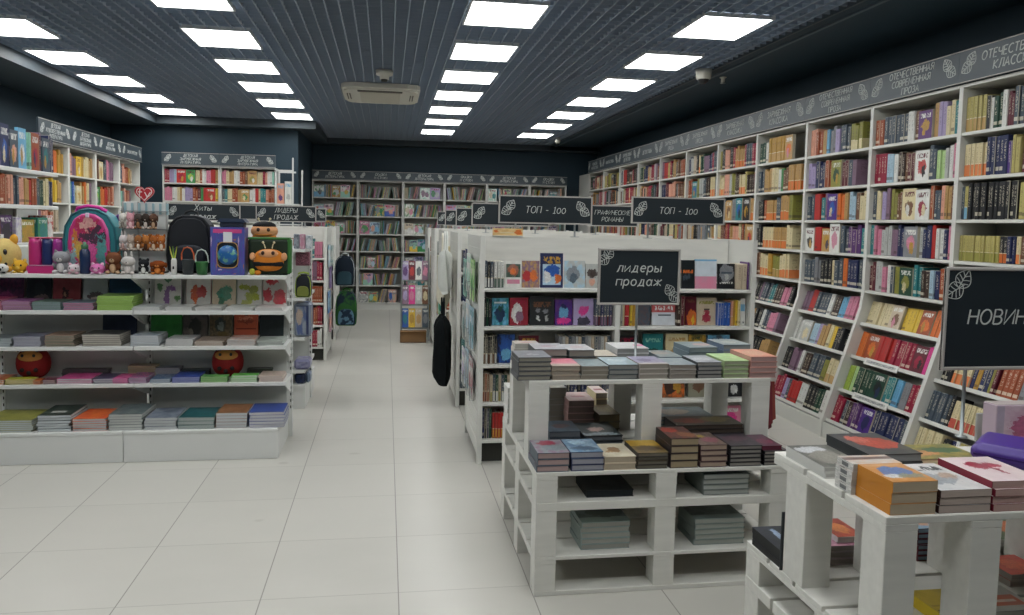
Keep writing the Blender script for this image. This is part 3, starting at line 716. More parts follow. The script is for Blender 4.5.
# ================================================================ timber-look gondolas in the middle
def slat_panel(b, x0, x1, y0, y1, z0, z1):
    b.box(x0 + .004, x1 - .004, y0, y1, z0, z1)
    z = z0
    while z < z1 - .01:
        b.box(x0, x1, y0, y1, z, min(z + .088, z1)); z += .096
GZ = [1.222, .957, .693, .428, .168]
def gondola(label, x0, x1, y0, cat='shelf unit', depth=.8, mid=None):
    t = thing('gondola_shelf', label, cat, T(x0, y0, 0), 'white double-sided gondola shelves'); w = x1 - x0; mid = mid or w * .49
    for xa in (0, w - .035):
        b = B().box(xa, xa + .035, 0, .03, 0, 1.585, 0, .002).box(xa, xa + .035, depth - .03, depth, 0, 1.585, 0, .002)
        slat_panel(b, xa + .004, xa + .031, .028, depth - .028, .06, 1.58); b.build('end_panel', WHITE, t)
    B().box(.035, w - .035, depth / 2 - .012, depth / 2 + .012, .1, 1.575).build('back_board', TIMBER, t)
    B().box(mid - .018, mid + .018, .0, depth, .0, 1.25).build('divider', WHITE, t)
    for s, (a, b_) in enumerate(((0, depth / 2 - .012), (depth / 2 + .012, depth))):
        for z in GZ:
            for u0, u1 in ((.035, mid - .018), (mid + .018, w - .035)): B().box(u0, u1, a + .002, b_ - .002, z - .022, z, 0, .002).build('shelf', WHITE, t)
    B().box(.035, w - .035, .06, .075, 0, .146).build('plinth', DARK, t)  # dark board painted in for the shaded void under the bottom shelf
    return t
GX0, GX1 = .632, 2.64
gys = [4.985, 6.585, 8.2, 9.8, 11.4]
gnm = ['front', 'second', 'third', 'fourth', 'rearmost']
for k, y in enumerate(gys):
    gondola('white gondola shelf in the middle, %s of the row seen along the aisle' % gnm[k] if k else 'front white gondola shelf behind the pallet display, covers facing out', GX0, GX1, y, mid=.983)
lgy = [8.887, 10.46]
for k, y in enumerate(lgy): gondola('white gondola shelf left of the aisle, %s' % ['under the leaf signs', 'behind the one under the leaf signs'][k], -3.0 + .35, -.69, y)
GYF = 4.985
def clampx(x0, x1):
    """keeps a book inside one compartment of the front gondola"""
    if (x0 + x1) / 2 < 1.615: return max(x0, .670), min(x1, 1.594)
    return max(x0, 1.637), min(x1, 2.602)
def cover_book(px0, px1, row, h, mat, label, Y=5.05, name='paperback_book', d=.022, tilt=-.07, z=None, group='books facing out on the front gondola'):
    x0, x1 = clampx(wx(px0, Y), wx(px1, Y)); b = B(); book_geom(b, x1 - x0, d, h, 0, 1, True)
    o = b.build(name, [mat, PG]); o.matrix_local = T(x0, Y, (GZ[row] if z is None else z) + .0035) @ RX(tilt); tag(o, label, 'book', group); return o
SHN = ['top', 'second', 'third', 'fourth', 'bottom']
def spines(px0, px1, n, row, cols, what, h=.185, Y=5.02, d=.13, where='front gondola'):
    x0, x1 = clampx(wx(px0, Y), wx(px1, Y)); w = (x1 - x0) / n
    for i in range(n):
        c = cols[i % len(cols)]; c, acc = (c.split('/') + [None])[:2]; b = B(); book_geom(b, w * .95, d, h + R.uniform(-.004, .004), 0, 1, False)
        o = b.build('paperback_book', [spine(c, acc), PG]); o.matrix_local = T(x0 + i * w, Y + R.uniform(-.005, .005), GZ[row] + .0015)
        tag(o, '%s, %s from left, %s shelf of the %s' % (what, ORD[i], SHN[row], where), 'book', 'upright books on the %s' % where)
# top shelf
spines(482.5, 493, 3, 0, ['slate/white', 'black/white'], 'black and white comic spine')
spines(493.5, 504, 3, 0, ['white/dark_green'], 'white comic spine with dark foot')
cover_book(504.8, 521, 0, .185, cover('white', (('r', .06, .94, .38, .88, 'dark_green'), ('e', .5, .66, .34, .2, 'rust'), ('e', .45, .6, .18, .12, 'orange'), ('r', .12, .9, .14, .3, 'pink'))), 'white comic with a red and orange picture, top shelf of the front gondola')
cover_book(521.8, 539, 0, .187, cover('mauve', (('e', .3, .42, .24, .2, 'red'), ('e', .66, .42, .2, .2, 'orange')), None, 'tan', .4, 6.), 'mauve and tan comic with red and orange blobs, beside a tall blue album')
cover_book(540, 562.5, 0, .242, cover('navy', (('r', .1, .9, .08, .68, 'pale_blue'), ('e', .52, .5, .34, .16, 'blue'), ('e', .3, .3, .18, .16, 'white'), ('e', .78, .26, .16, .14, 'orange')), (.7, .9, 'gold')), 'tallest navy album with a gold title on the front gondola')
cover_book(564, 584.5, 0, .19, cover('pale_blue', (('e', .42, .5, .3, .3, 'grey'), ('e', .45, .36, .18, .16, 'slate')), None, 'light_grey', .4, 4.), 'pale blue cover right of the tall navy album')
cover_book(585.3, 598, 0, .17, cover('light_grey', (('e', .5, .6, .4, .18, 'dark_brown'), ('e', .5, .25, .24, .14, 'peach'))), 'grey and dark brown cover half hidden by the hanging chalkboard')
cover_book(602, 622, 0, .19, cover('cream', (('e', .5, .5, .3, .3, 'brown'),), (.75, .9, 'maroon')), 'cream cover behind the left half of the chalkboard')
cover_book(628, 650, 0, .19, cover('teal', (('e', .5, .5, .3, .3, 'gold'),), (.75, .9, 'white')), 'teal cover behind the middle of the chalkboard')
cover_book(655, 676, 0, .18, cover('slate', (('e', .5, .5, .3, .3, 'white'),), (.75, .9, 'white')), 'slate cover behind the right edge of the chalkboard')
cover_book(681, 694, 0, .205, cover('191f22', (('e', .4, .4, .3, .1, 'slate'),), (.54, .66, 'orange')), 'black cover with an orange title just right of the chalkboard')
cover_book(694.8, 716, 0, .212, cover('cad4dc', (('r', 0, 1, 0, .42, 'pink'), ('r', 0, 1, .94, 1, 'sky_blue'))), 'large cover, white above and pink below')
cover_book(717, 735, 0, .182, cover('black', (('e', .5, .64, .4, .34, 'grey'), ('e', .5, .5, .1, .14, 'light_grey'), ('r', .2, .8, .6, .68, 'slate')), (.2, .28, 'white')), 'black cover with a grey portrait')
spines(736, 746, 2, 0, ['beige'], 'thick beige spine', .185); spines(746.3, 750.5, 1, 0, ['purple'], 'thin purple spine at the right end', .2)
# second shelf
spines(484, 491.5, 3, 1, ['black', 'dark_green'], 'black spine', .19)
cover_book(492.3, 509, 1, .19, cover('teal', (('e', .48, .4, .3, .26, 'navy'), ('e', .48, .62, .12, .14, 'dark_green'), ('r', .14, .86, .8, .86, 'white')), None, 'sky_blue'), 'teal cover with a dark figure, second shelf of the front gondola')
cover_book(510, 528.5, 1, .193, cover('8a2432', (('e', .4, .44, .3, .36, 'white'), ('e', .55, .3, .22, .2, 'mauve')), (.78, .92, 'crimson')), 'dark red cover with a pale figure')
cover_book(530, 554.5, 1, .205, cover('25282a', (('e', .36, .5, .1, .08, 'grey'), ('e', .64, .5, .1, .08, 'grey'), ('e', .35, .22, .05, .08, 'white'), ('e', .72, .22, .06, .1, 'light_grey')), (.62, .8, 'brown')), 'wide black cover with two small pale heads')
cover_book(555.5, 573, 1, .182, cover('violet', (('e', .5, .5, .26, .22, 'sky_blue'), ('e', .5, .74, .16, .08, 'navy'), ('e', .5, .18, .42, .14, 'hot_pink')), None, 'purple'), 'violet cover glowing blue in the middle')
cover_book(574, 594, 1, .188, cover('lilac', (('e', .5, .56, .26, .18, 'hot_pink'), ('e', .5, .12, .32, .2, 'black'))), 'lilac cover with a pink disc over a black shape')
spines(595.5, 613, 6, 1, ['slate/mauve', 'slate/maroon', 'navy/mauve'], 'slate spine', .19)
spines(618.5, 625, 3, 1, ['cream', 'light_grey'], 'pale spine right of the divider', .18); spines(625.3, 630, 1, 1, ['red/crimson'], 'red spine', .185); spines(630.3, 636, 2, 1, ['yellow', 'gold'], 'yellow spine', .185)
cover_book(637, 651, 1, .185, cover('5c5054', (), None, 'slate', .4, 9.), 'dark grey-brown cover below the chalkboard')
cover_book(652.8, 676.5, 1, .185, cover('cfd4da', (('r', 0, 1, .5, .9, 'red'), ('r', 0, 1, .9, 1, 'peach'), ('r', .25, .8, .36, .42, 'slate')), (.58, .74, 'white')), 'wide cover, red above and white below')
spines(677.5, 685.5, 2, 1, ['dark_brown', 'maroon'], 'dark brown spine', .22)
cover_book(686, 697, 1, .205, cover('maroon', (('e', .62, .25, .5, .28, 'orange'), ('e', .7, .16, .12, .2, 'yellow')), (.8, .92, 'brown')), 'maroon cover with an orange blaze')
cover_book(697.6, 717.5, 1, .2, cover('beige', (('e', .5, .26, .2, .2, 'crimson'), ('e', .5, .44, .1, .12, 'crimson'), ('r', .36, .64, .54, .6, 'black')), (.76, .88, 'olive')), 'beige cover with a small pink dress')
spines(718.3, 731, 4, 1, ['blue'], 'bright blue series spine', .17)
spines(731.5, 741, 4, 1, ['peach/tan', 'gold', 'yellow', 'cream'], 'warm coloured spine', .185)
cover_book(741.5, 750.5, 1, .195, cover('white', (('r', .05, .95, .52, .78, 'sky_blue'), ('e', .6, .12, .14, .06, 'black'))), 'white cover with a blue square at the right end')
# third shelf
spines(482.5, 498, 6, 2, ['black/brown', 'black/white'], 'black series spine', .195)
cover_book(498.8, 516, 2, .2, cover('navy', (('e', .5, .5, .36, .36, 'blue'), ('e', .5, .3, .3, .2, 'sky_blue')), None, 'blue'), 'glowing blue cover beside the pallet display')
cover_book(520, 540, 2, .19, cover('maroon', (('e', .5, .5, .3, .3, 'dark_brown'),), (.75, .9, 'gold')), 'dark maroon cover behind the tallest stacks')
spines(560, 612, 16, 2, ['grey', 'light_grey', 'beige', 'slate'], 'grey spine behind the stacks', .19)
cover_book(620, 640, 2, .19, cover('black', (('e', .5, .4, .3, .3, 'crimson'),), (.75, .9, 'crimson')), 'black cover with a crimson shape behind the sign post')
cover_book(645, 665, 2, .2, cover('teal', (('e', .5, .3, .3, .18, 'dark_green'),), (.7, .84, 'mint')), 'plain teal cover on the third shelf')
cover_book(668, 690, 2, .2, cover('cream', (('e', .5, .3, .28, .2, 'tan'),), (.74, .86, 'tan')), 'cream cover right of the plain teal one')
cover_book(690.8, 708, 2, .195, cover('gold', (('e', .5, .5, .34, .3, 'yellow'), ('e', .42, .4, .16, .2, 'brown')), None, 'dark_green'), 'golden yellow cover with a brown figure')
cover_book(710, 732, 2, .19, cover('sky_blue', (('e', .5, .4, .3, .24, 'slate'),), (.74, .86, 'white'), 'slate'), 'sky blue cover on the third shelf'); spines(734, 751, 4, 2, ['navy', 'slate'], 'navy spine', .13)
# fourth and bottom shelves
spines(483.5, 491, 3, 3, ['brown/rust', 'rust/maroon'], 'rust-brown spine', .2); spines(491.5, 512, 7, 3, ['beige/olive', 'slate/white', 'dark_green/white'], 'pale and dark banded spine', .19)
spines(514, 560, 13, 3, ['green', 'mint', 'pale_blue', 'cream'], 'green or pale spine', .19); spines(562, 612, 14, 3, ['navy', 'navy/white', 'black'], 'navy spine seen through the display', .2)
cover_book(664, 688, 3, .2, cover('orange', (('e', .4, .45, .26, .34, 'dark_brown'), ('e', .7, .4, .16, .24, 'gold')), None, 'brown'), 'orange and brown cover seen through the pallet display')
cover_book(692, 712, 3, .2, cover('8c8a78', (('e', .5, .4, .3, .2, 'brown'),), (.74, .86, 'white')), 'olive-grey cover seen through the pallet display')
cover_book(730, 750, 3, .19, cover('black', (('e', .5, .3, .24, .16, 'white'), ('e', .5, .7, .2, .14, 'grey'))), 'black cover with white blotches behind the display posts')
spines(484, 494, 4, 4, ['navy', 'black', 'navy', 'dark_green'], 'navy-black spine', .215); spines(494.5, 506, 4, 4, ['red/gold'], 'red and gold series spine', .18)
spines(508, 560, 14, 4, ['slate', 'tan', 'cream', 'maroon'], 'mixed spine low behind the display', .19)
cover_book(725, 748, 4, .19, cover('pink', (('e', .5, .5, .3, .3, 'hot_pink'),), (.75, .9, 'white')), 'pink cover low behind the display')
# books in the other gondolas: left ends seen from the aisle
gst = Stuff('gondola_books', 'books filling the gondola shelves behind the front one', 'books')
for k, y in list(enumerate(gys))[1:]:
    for r, z in enumerate(GZ):
        if k == 1:
            spn = [['navy*3 blue*2 slate*2', 'navy*2 maroon red*2 slate*2', 'white*3 slate*2 grey*2', 'teal white*3 red grey', 'slate*3 white*2'][r]][0]
            fill(T(.672, y, z), .25, spn, '%s shelf of the second gondola' % SHN[r], 'paperback_book', (.19, .24), .14, .01, noun='spine', group='upright books on the second gondola', maxh=.24)
        else: fill(T(.672, y, z), .25, random_spec(SOFT, 8), '', 'x', (.18, .23), .14, .01, solo=False, stuff=gst)
        fill(T(.93, y, z), .66, random_spec(POOL + SOFT, 18), '', 'x', (.18, .23), .14, .01, solo=False, stuff=gst)
        fill(T(1.645, y, z), .92, random_spec(POOL + SOFT, 24), '', 'x', (.18, .23), .14, .01, solo=False, stuff=gst)
for y in lgy:
    for z in GZ: fill(T(-1.673, y, z), .94, random_spec(['pink', 'mauve', 'crimson', 'lilac', 'white', 'teal', 'rust'], 34), '', 'x', (.19, .23), .14, .01, solo=False, stuff=gst)
gst.done()
# ================================================================ things hung on the gondola ends along the aisle
def sheet(name, label, cat, M, w, h, mat, th=.006, group=None):
    o = B().box(0, w, 0, th, 0, h, 0, .001).build(name, [mat]); o.matrix_local = M; return tag(o, label, cat, group)
ENDF = RZ(-PI / 2)   # faces -x
mags = [(5.10, 1.12, 'pale_green', 'green'), (5.36, 1.15, 'white', 'mint'), (5.60, 1.10, 'mint', 'slate'), (5.12, .78, 'pale_blue', 'teal'), (5.38, .8, 'white', 'pale_blue'), (5.62, .76, 'light_grey', 'teal'),
        (5.12, .42, 'light_grey', 'crimson'), (5.38, .44, 'pale_blue', 'grey'), (5.62, .4, 'white', 'lilac')]
for j, (y, z, c, c2) in enumerate(mags):
    sheet('magazine', '%s magazine with %s print, %s row on the slatted gondola end' % (words(c), words(c2), ['upper', 'middle', 'lower'][j // 3]), 'magazine', T(.624, y + .21, z) @ ENDF @ RX(.0) @ T(0, -.02, 0) @ RX(-.0), .2, .29,
          cover(c, (('e', .5, .4, .3, .26, c2), ('e', .3, .7, .2, .1, 'white')), (.78, .92, c2), None, .35, 5.), .008, 'magazines on the gondola end')
    # wire pocket
    t = thing('wire_pocket', 'wire pocket holding the %s magazine with %s print' % (words(c), words(c2)), 'wire rack', T(.628, y, z - .01), 'wire magazine pockets')
    B().tube([(0, -.01, .1), (-.035, -.01, .1), (-.035, .22, .1), (0, .22, .1)], .0025, 6).build('rail', STEEL, t)
    B().tube([(0, .02, 0), (-.035, .02, 0), (-.035, .02, .1)], .0025, 6).build('bottom_wire', STEEL, t); B().tube([(0, .19, 0), (-.035, .19, 0), (-.035, .19, .1)], .0025, 6).build('bottom_wire', STEEL, t)
def tote(label, x, y, z0, z1, w, d, mat, name='tote_bag', folds=.012, seed=1):
    t = thing(name, label, 'bag', T(x, y, z0))
    h = z1 - z0; rr = random.Random(seed); b = B(); n = 9; m = 12; vs = []; fs = []
    for s in (0, 1):
        for j in range(m + 1):
            for i in range(n + 1):
                u, v = i / n, j / m
                bul = min(1., 2.2 * math.sin(PI * u)) * (min(1., 2.6 * math.sin(PI * min(v * 1.0, 1.))) * .75 + .22 * (1 - v))
                xx = -d / 2 * bul - .004 if s == 0 else d / 2 * bul + .004
                xx += folds * math.sin(9 * u + 3 * v + seed)
                vs.append((xx, (u - .5) * w * (1 - .12 * v) + .01 * math.sin(5 * v + seed), v * h + (-.015 * math.sin(PI * u * 2) if j == 0 else 0)))
    L = (n + 1) * (m + 1)
    for s in (0, 1):
        for j in range(m):
            for i in range(n):
                a = s * L + j * (n + 1) + i; fs.append([a, a + 1, a + n + 2, a + n + 1])
    for j in range(m):
        for i in (0, n): a = j * (n + 1) + i; fs.append([a, a + n + 1, L + a + n + 1, L + a])
    for i in range(n): fs.append([i, i + 1, L + i + 1, L + i])
    b.add(vs, fs, 0, None, True); b.build('body', mat, t)
    hb = B()
    for xx in (-.01, .01): hb.tube([(xx, -w * .2, h - .02), (xx, -w * .1, h + .12), (xx, 0, h + .16), (xx, w * .1, h + .12), (xx, w * .2, h - .02)], .008, 6)
    hb.build('handles', mat, t); return t
CANVAS = plain('cream_canvas', 'cfcab8', .9, .1, .12, 30.); BLACKCLOTH = plain('black_cloth', '15191b', .9, .1, .3, 14.); GREYCLOTH = plain('pale_canvas', 'c6c8c2', .9, .1, .1, 24.)
tote('white canvas tote bag hanging highest on the second gondola end', .535, 6.72, 1.03, 1.42, .3, .12, GREYCLOTH, seed=2)
tote('cream canvas tote bag hanging nearest the front gondola', .545, 7.09, .86, 1.40, .32, .1, CANVAS, seed=4)
tote('long black cloth bag hanging low on the second gondola end', .515, 6.71, .2, .82, .34, .15, BLACKCLOTH, 'black_bag', .02, 7)
for j, (y, z, c, c2) in enumerate(((8.3, 1.0, 'black', 'olive'), (8.55, .98, 'olive', 'cream'), (8.3, .62, 'green', 'teal'), (8.55, .6, 'tan', 'black'))):
    sheet('craft_set', '%s craft set with %s print hanging on the third gondola end' % (words(c), words(c2)), 'craft set', T(.597, y + .2, z) @ ENDF, .18, .3, cover(c, (('e', .5, .45, .3, .3, c2), ('e', .5, .15, .3, .08, 'white'))), .03, 'craft sets on the third gondola end')
# book rack at the far end of the aisle
t = thing('wire_bookstand', 'wire stand of picture books on the right of the aisle end', 'book stand', T(.22, 10.35, 0))
b = B()
for x in (0, .38): b.tube([(x, 0, 0), (x, 0, .2), (x, .25, 1.3)], .01, 8).tube([(x, .35, 0), (x, .25, 1.3)], .01, 8)
b.build('frame', STEEL, t)
for z in (.18, .5, .84):
    B().box(0, .38, z * .23 - .05, z * .23 + .1, z - .012, z, 0).build('ledge', STEEL, t)
j = 0
for z, row in ((.18, [('blue', 'teal'), ('yellow', 'gold'), ('beige', 'tan'), ('slate', 'grey')]), (.5, [('mauve', 'lilac'), ('hot_pink', 'pink'), ('light_grey', 'white'), ('brown', 'cream')]), (.84, [('lilac', 'purple'), ('maroon', 'red'), ('white', 'slate'), ('mauve', 'pink')])):
    for q, (c, c2) in enumerate(row):
        o = B().box(0, .09, 0, .022, 0, .27, 0, .002).build('picture_book', [cover(c, (('e', .5, .45, .35, .25, c2),), (.8, .92, 'white'))]); o.matrix_local = T(.225 + q * .095, 10.33 + z * .23, z + .008) @ RX(-.2)
        tag(o, '%s book on the %s ledge of the wire stand at the aisle end' % (words(c), {.18: 'lowest', .5: 'middle', .84: 'highest'}[z]), 'book', 'books on the wire stand')
t = thing('cardboard_box', 'brown cardboard box on the floor under the wire bookstand', 'box', T(.2, 10.2, 0))
CARD = plain('brown_cardboard', '8a6a4a', .8, .15, .1, 12.)
B().box(0, .36, 0, .008, 0, .16).box(0, .36, .1, .108, 0, .16).box(0, .008, 0, .108, 0, .16).box(.352, .36, 0, .108, 0, .16).box(0, .36, 0, .108, 0, .008).build('body', CARD, t)
B().box(.0, .36, -.05, .0, .158, .162).build('flap', CARD, t)
# left side of the aisle: backpacks on the end panel, hangers
def backpack(label, x, y, z, w, d, h, mat, mat2, trim, face=0., name='backpack', front=None):
    t = thing(name, label, 'backpack', T(x, y, z) @ RZ(face))
    n = 20; prof = [(0, 0), (.78, 0), (.95, .06), (1., .3), (.97, .62), (.86, .84), (.6, .96), (.3, 1.), (0, 1.)]
    b = B(); pts = [(-a * w / 2, c * h) for a, c in prof][::-1] + [(a * w / 2, c * h) for a, c in prof[1:-1]]
    o = b.prism([(px_, pz) for px_, pz in pts], -d * .42, d * .5, 'y').prism([(px_ * .86, pz * .93 + .02 * h) for px_, pz in pts], -d * .5, -d * .41, 'y').build('body', mat, t)
    bv = o.modifiers.new('bevel', 'BEVEL'); bv.width = .022; bv.segments = 3; bv.limit_method = 'ANGLE'
    q = B().prism([(px_ * .74, pz * .44 + .05 * h) for px_, pz in pts], -d * .74, -d * .48, 'y').build('front_pocket', mat2, t)
    bv = q.modifiers.new('bevel', 'BEVEL'); bv.width = .018; bv.segments = 3; bv.limit_method = 'ANGLE'
    B().tube([(-.045, 0, h * .985), (-.04, 0, h * 1.05), (0, 0, h * 1.085), (.04, 0, h * 1.05), (.045, 0, h * .985)], .008, 8).build('top_handle', trim, t)
    for s in (-1, 1): B().tube([(s * w * .18, d * .5, h * .95), (s * w * .24, d * .66, h * .7), (s * w * .3, d * .62, h * .3), (s * w * .34, d * .48, h * .06)], .014, 8).build('shoulder_strap', trim, t)
    zp = B().tube([(px_ * .94, -d * .44, pz * .965 + .01 * h) for px_, pz in pts[1:-1]], .004, 6); zp.build('zip', trim, t)
    return t
NAVYC = plain('navy_cloth', '18222e', .8, .2, .2, 20.); GREENC = plain('green_cloth', '3c7a34', .8, .2, .2, 20.)
def patch(name, a, b_, sc):
    N = NT(name, .7, .2); f = N.n('MapRange'); N.put(f.inputs[0], N.noise(N.obj(), sc, 3.)); f.inputs[1].default_value = .48; f.inputs[2].default_value = .54; N.base(N.mix(f.outputs[0], colour(a), colour(b_))); return N.m
backpack('dark navy backpack hanging on the aisle end of the left gondola', -.52, 9.6, .84, .26, .14, .38, NAVYC, plain('dark_teal_cloth', '1f3c46', .8), plain('pale_trim', 'a8aeb0', .6), 0)
backpack('green-topped backpack with a blue splotched pocket, hung below the navy one', -.50, 9.6, .33, .27, .15, .44, patch('green_navy_cloth', '2c5a2c', '1a2636', 6.), patch('blue_splotch_cloth', '1c2c40', '56788c', 16.), GREENC, 0)
for j, (y, z, c, c2) in enumerate(((8.95, 1.12, 'sky_blue', 'white'), (9.2, .84, 'purple', 'lilac'), (8.95, .56, 'blue', 'pale_blue'), (9.2, .3, 'lilac', 'peach'), (9.4, 1.1, 'teal', 'white'))):
    sheet('hanging_pouch', '%s pouch with %s print hung on the left gondola end' % (words(c), words(c2)), 'pouch', T(-.664, y, z) @ RZ(PI / 2), .2, .26, cover(c, (('e', .5, .5, .36, .26, c2),), None, c2, .4, 6.), .02, 'pouches on the left gondola end')
# ================================================================ shop signs on posts
def post_sign(label, x0, x1, z0, z1, Y, lines, size, zbase, em=None, both=True, gap=1.25, name='hanging_sign', cat='sign', feet=True, xs=None, shear=.18, lw=.004, sx=1.):
    t = thing(name, label, cat, T((x0 + x1) / 2, Y, zbase)); w = x1 - x0; h = z1 - z0; zb = z0 - zbase
    o = B().box(-w / 2, w / 2, 0, .012, zb, zb + h, 0, .002).build('board', CHALK, t)
    f = B(); e = .008
    f.box(-w / 2 - e * .3, w / 2 + e * .3, -.004, .014, zb + h - e, zb + h + e * .3).box(-w / 2 - e * .3, w / 2 + e * .3, -.004, .014, zb - e * .3, zb + e)
    f.box(-w / 2 - e * .3, -w / 2 + e, -.0035, .0135, zb + e, zb + h - e).box(w / 2 - e, w / 2 + e * .3, -.0035, .0135, zb + e, zb + h - e); f.build('frame', SIGN_EDGE, t)
    lettering(lines, o, 0, zb + h / 2, size, CHALK_LINE, -.0012, gap=gap, shear=shear, sx=sx)
    em = em or h * .62
    emblem(o, -w / 2 + em * .55, zb + h / 2, em, CHALK_LINE, 1, -.0005, lw)
    if both: emblem(o, w / 2 - em * .55, zb + h / 2, em, CHALK_LINE, -1, -.0005, lw)
    for q in (xs or (-w * .32, w * .32)):
        B().box(q - .006, q + .006, .002, .014, .0, zb + .01).build('post', STEEL, t)
        B().box(q - .03, q + .03, -.012, .03, 0, .004).build('clamp', STEEL, t)
    return t
S2 = GYF + .4
post_sign('chalkboard sign reading ТОП - 100 above the left half of the front gondola', wx(499, S2, 210), wx(592, S2, 210), 1.672, 1.876, S2, ['ТОП - 100'], .068, 1.576)
post_sign('chalkboard sign reading ТОП - 100 above the right half of the front gondola', wx(632, S2, 210), wx(724.5, S2, 210), 1.69, 1.888, S2, ['ТОП - 100'], .068, 1.576)
S3 = 6.585 + .4
post_sign('leaf-print chalkboard sign on the second gondola, mostly behind the left ТОП - 100 sign', .80, 1.55, 1.648, 1.858, S3, ['МАНГА'], .07, 1.576)
post_sign('chalkboard sign reading ГРАФИЧЕСКИЕ РОМАНЫ between the two ТОП - 100 signs', wx(587, S3, 215), wx(636, S3, 215) + .02, 1.662, 1.862, S3, ['ГРАФИЧЕСКИЕ', 'РОМАНЫ'], .058, 1.576, em=.02, both=False, lw=.0005)
for k, y in ((2, 8.2), (3, 9.8), (4, 11.4)):
    post_sign('leaf-print chalkboard sign on the %s gondola of the row' % gnm[k], .80, 1.55, 1.63, 1.84, y + .4, ['КНИГИ'], .07, 1.576)
SL = lgy[0] + .4
post_sign('chalkboard sign with an italic heading above the left gondola, behind the black backpack', wx(166, SL, 210), wx(240, SL, 210), 1.635, 1.835, SL, ['Хиты', 'продаж'], .1, 1.576)
post_sign('chalkboard sign reading ЛИДЕРЫ ПРОДАЖ above the left gondola', wx(256, SL, 210), wx(316, SL, 210), 1.64, 1.832, SL, ['ЛИДЕРЫ', 'ПРОДАЖ'], .075, 1.576)
post_sign('chalkboard sign with one leaf, behind the ЛИДЕРЫ ПРОДАЖ sign', wx(228, 10.86, 210), wx(262, 10.86, 210), 1.66, 1.86, 10.86, [], .05, 1.576, both=False)
post_sign('small chalkboard sign just past the ЛИДЕРЫ ПРОДАЖ sign', wx(300, 10.86, 210), wx(326, 10.86, 210), 1.65, 1.83, 10.86, [], .05, 1.576, both=True, em=.12)
t = thing('price_card', 'orange and cream price card standing on the front gondola top', 'price card', T(wx(492.5, 5.37, 233), 5.37, 1.574))
w = wx(523, 5.37, 233) - wx(492.5, 5.37, 233)
B().box(0, w, 0, .002, .006, .058).build('card', cover('d8b478', (('e', .14, .6, .08, .2, 'orange'), ('e', .86, .5, .12, .36, 'orange'), ('r', .25, .7, .3, .5, 'cream')), None, 'e0c490'), t)
B().box(0, w, -.008, .012, 0, .006).build('base_clip', plain('clear_plastic_edge', 'c8c8c4', .2), t)
# ================================================================ pallet displays
def pallet_stage(label, x0, x1, yl0, yl1, yu0, yu1, zs, zu, pw=.098, xs=None, rp=None):
    """white pallet display: lower stage with three decks, upper stage on posts"""
    t = thing('pallet_display', label, 'display table', T(x0, yl0, 0), 'white pallet displays'); w = x1 - x0; d = yl1 - yl0
    c = .0018
    zb0, zb1, z1a, z1b, z2a, z2b, z3a, z3b = zs
    py = [(0, pw), (d / 2 - pw / 2, d / 2 + pw / 2), (d - pw, d)]; px_ = xs or [(0, pw), (w / 2 - .05, w / 2 + .05), (w - pw, w)]
    def slats(za, zb, y0, y1, n, nm):
        g = .016; bw = (y1 - y0 - g * (n - 1)) / n
        for i in range(n): B().box(0, w, y0 + i * (bw + g), y0 + i * (bw + g) + bw, za, zb, 0, c).build(nm, TIMBER, t)
    for y0, y1 in py: B().box(0, w, y0, y1, zb0, zb1, 0, c).build('bottom_board', TIMBER, t)
    for a, b_ in px_:
        for y0, y1 in py:
            for za, zb in ((zb1, z1a), (z1b, z2a), (z2b, z3a)): B().box(a + .001, b_ - .001, y0 + .001, y1 - .001, za, zb, 0, c).build('block', TIMBER, t)
    for a, b_ in px_:
        for za, zb in ((z1a, z1a + .018), (z3a, z3a + .018)): B().box(a, b_, 0, d, za, zb, 0, c).build('stringer', TIMBER, t)
    slats(z1a + .018, z1b, 0, d, 5, 'middle_board'); slats(z2a, z2b, 0, d, 5, 'middle_board'); slats(z3a + .018, z3b, 0, d, 6, 'deck_board')
    u0, u1 = yu0 - yl0, yu1 - yl0
    for a, b_ in px_:
        for y0, y1 in ((u0, u0 + pw), rp or (u1 - pw, u1)): B().box(a + .001, b_ - .001, y0, y1, z3b, zu[0], 0, c).build('post', TIMBER, t)
    for a, b_ in px_: B().box(a, b_, u0, u1, zu[0], zu[0] + .02, 0, c).build('stringer', TIMBER, t)
    n = 3; g = .014; bw = (u1 - u0 - g * (n - 1)) / n
    for i in range(n): B().box(0, w, u0 + i * (bw + g), u0 + i * (bw + g) + bw, zu[0] + .02, zu[1], 0, c).build('top_board', TIMBER, t)
    return t
ZS = (0, .022, .146, .181, .39, .428, .531, .566)
pallet_stage('white pallet display with two stages of stacked books under the ЛИДЕРЫ ПРОДАЖ board', .668, 1.878, 3.145, 4.12, 3.36, 3.9, ZS, (.892, .932, 3))
ART = {}
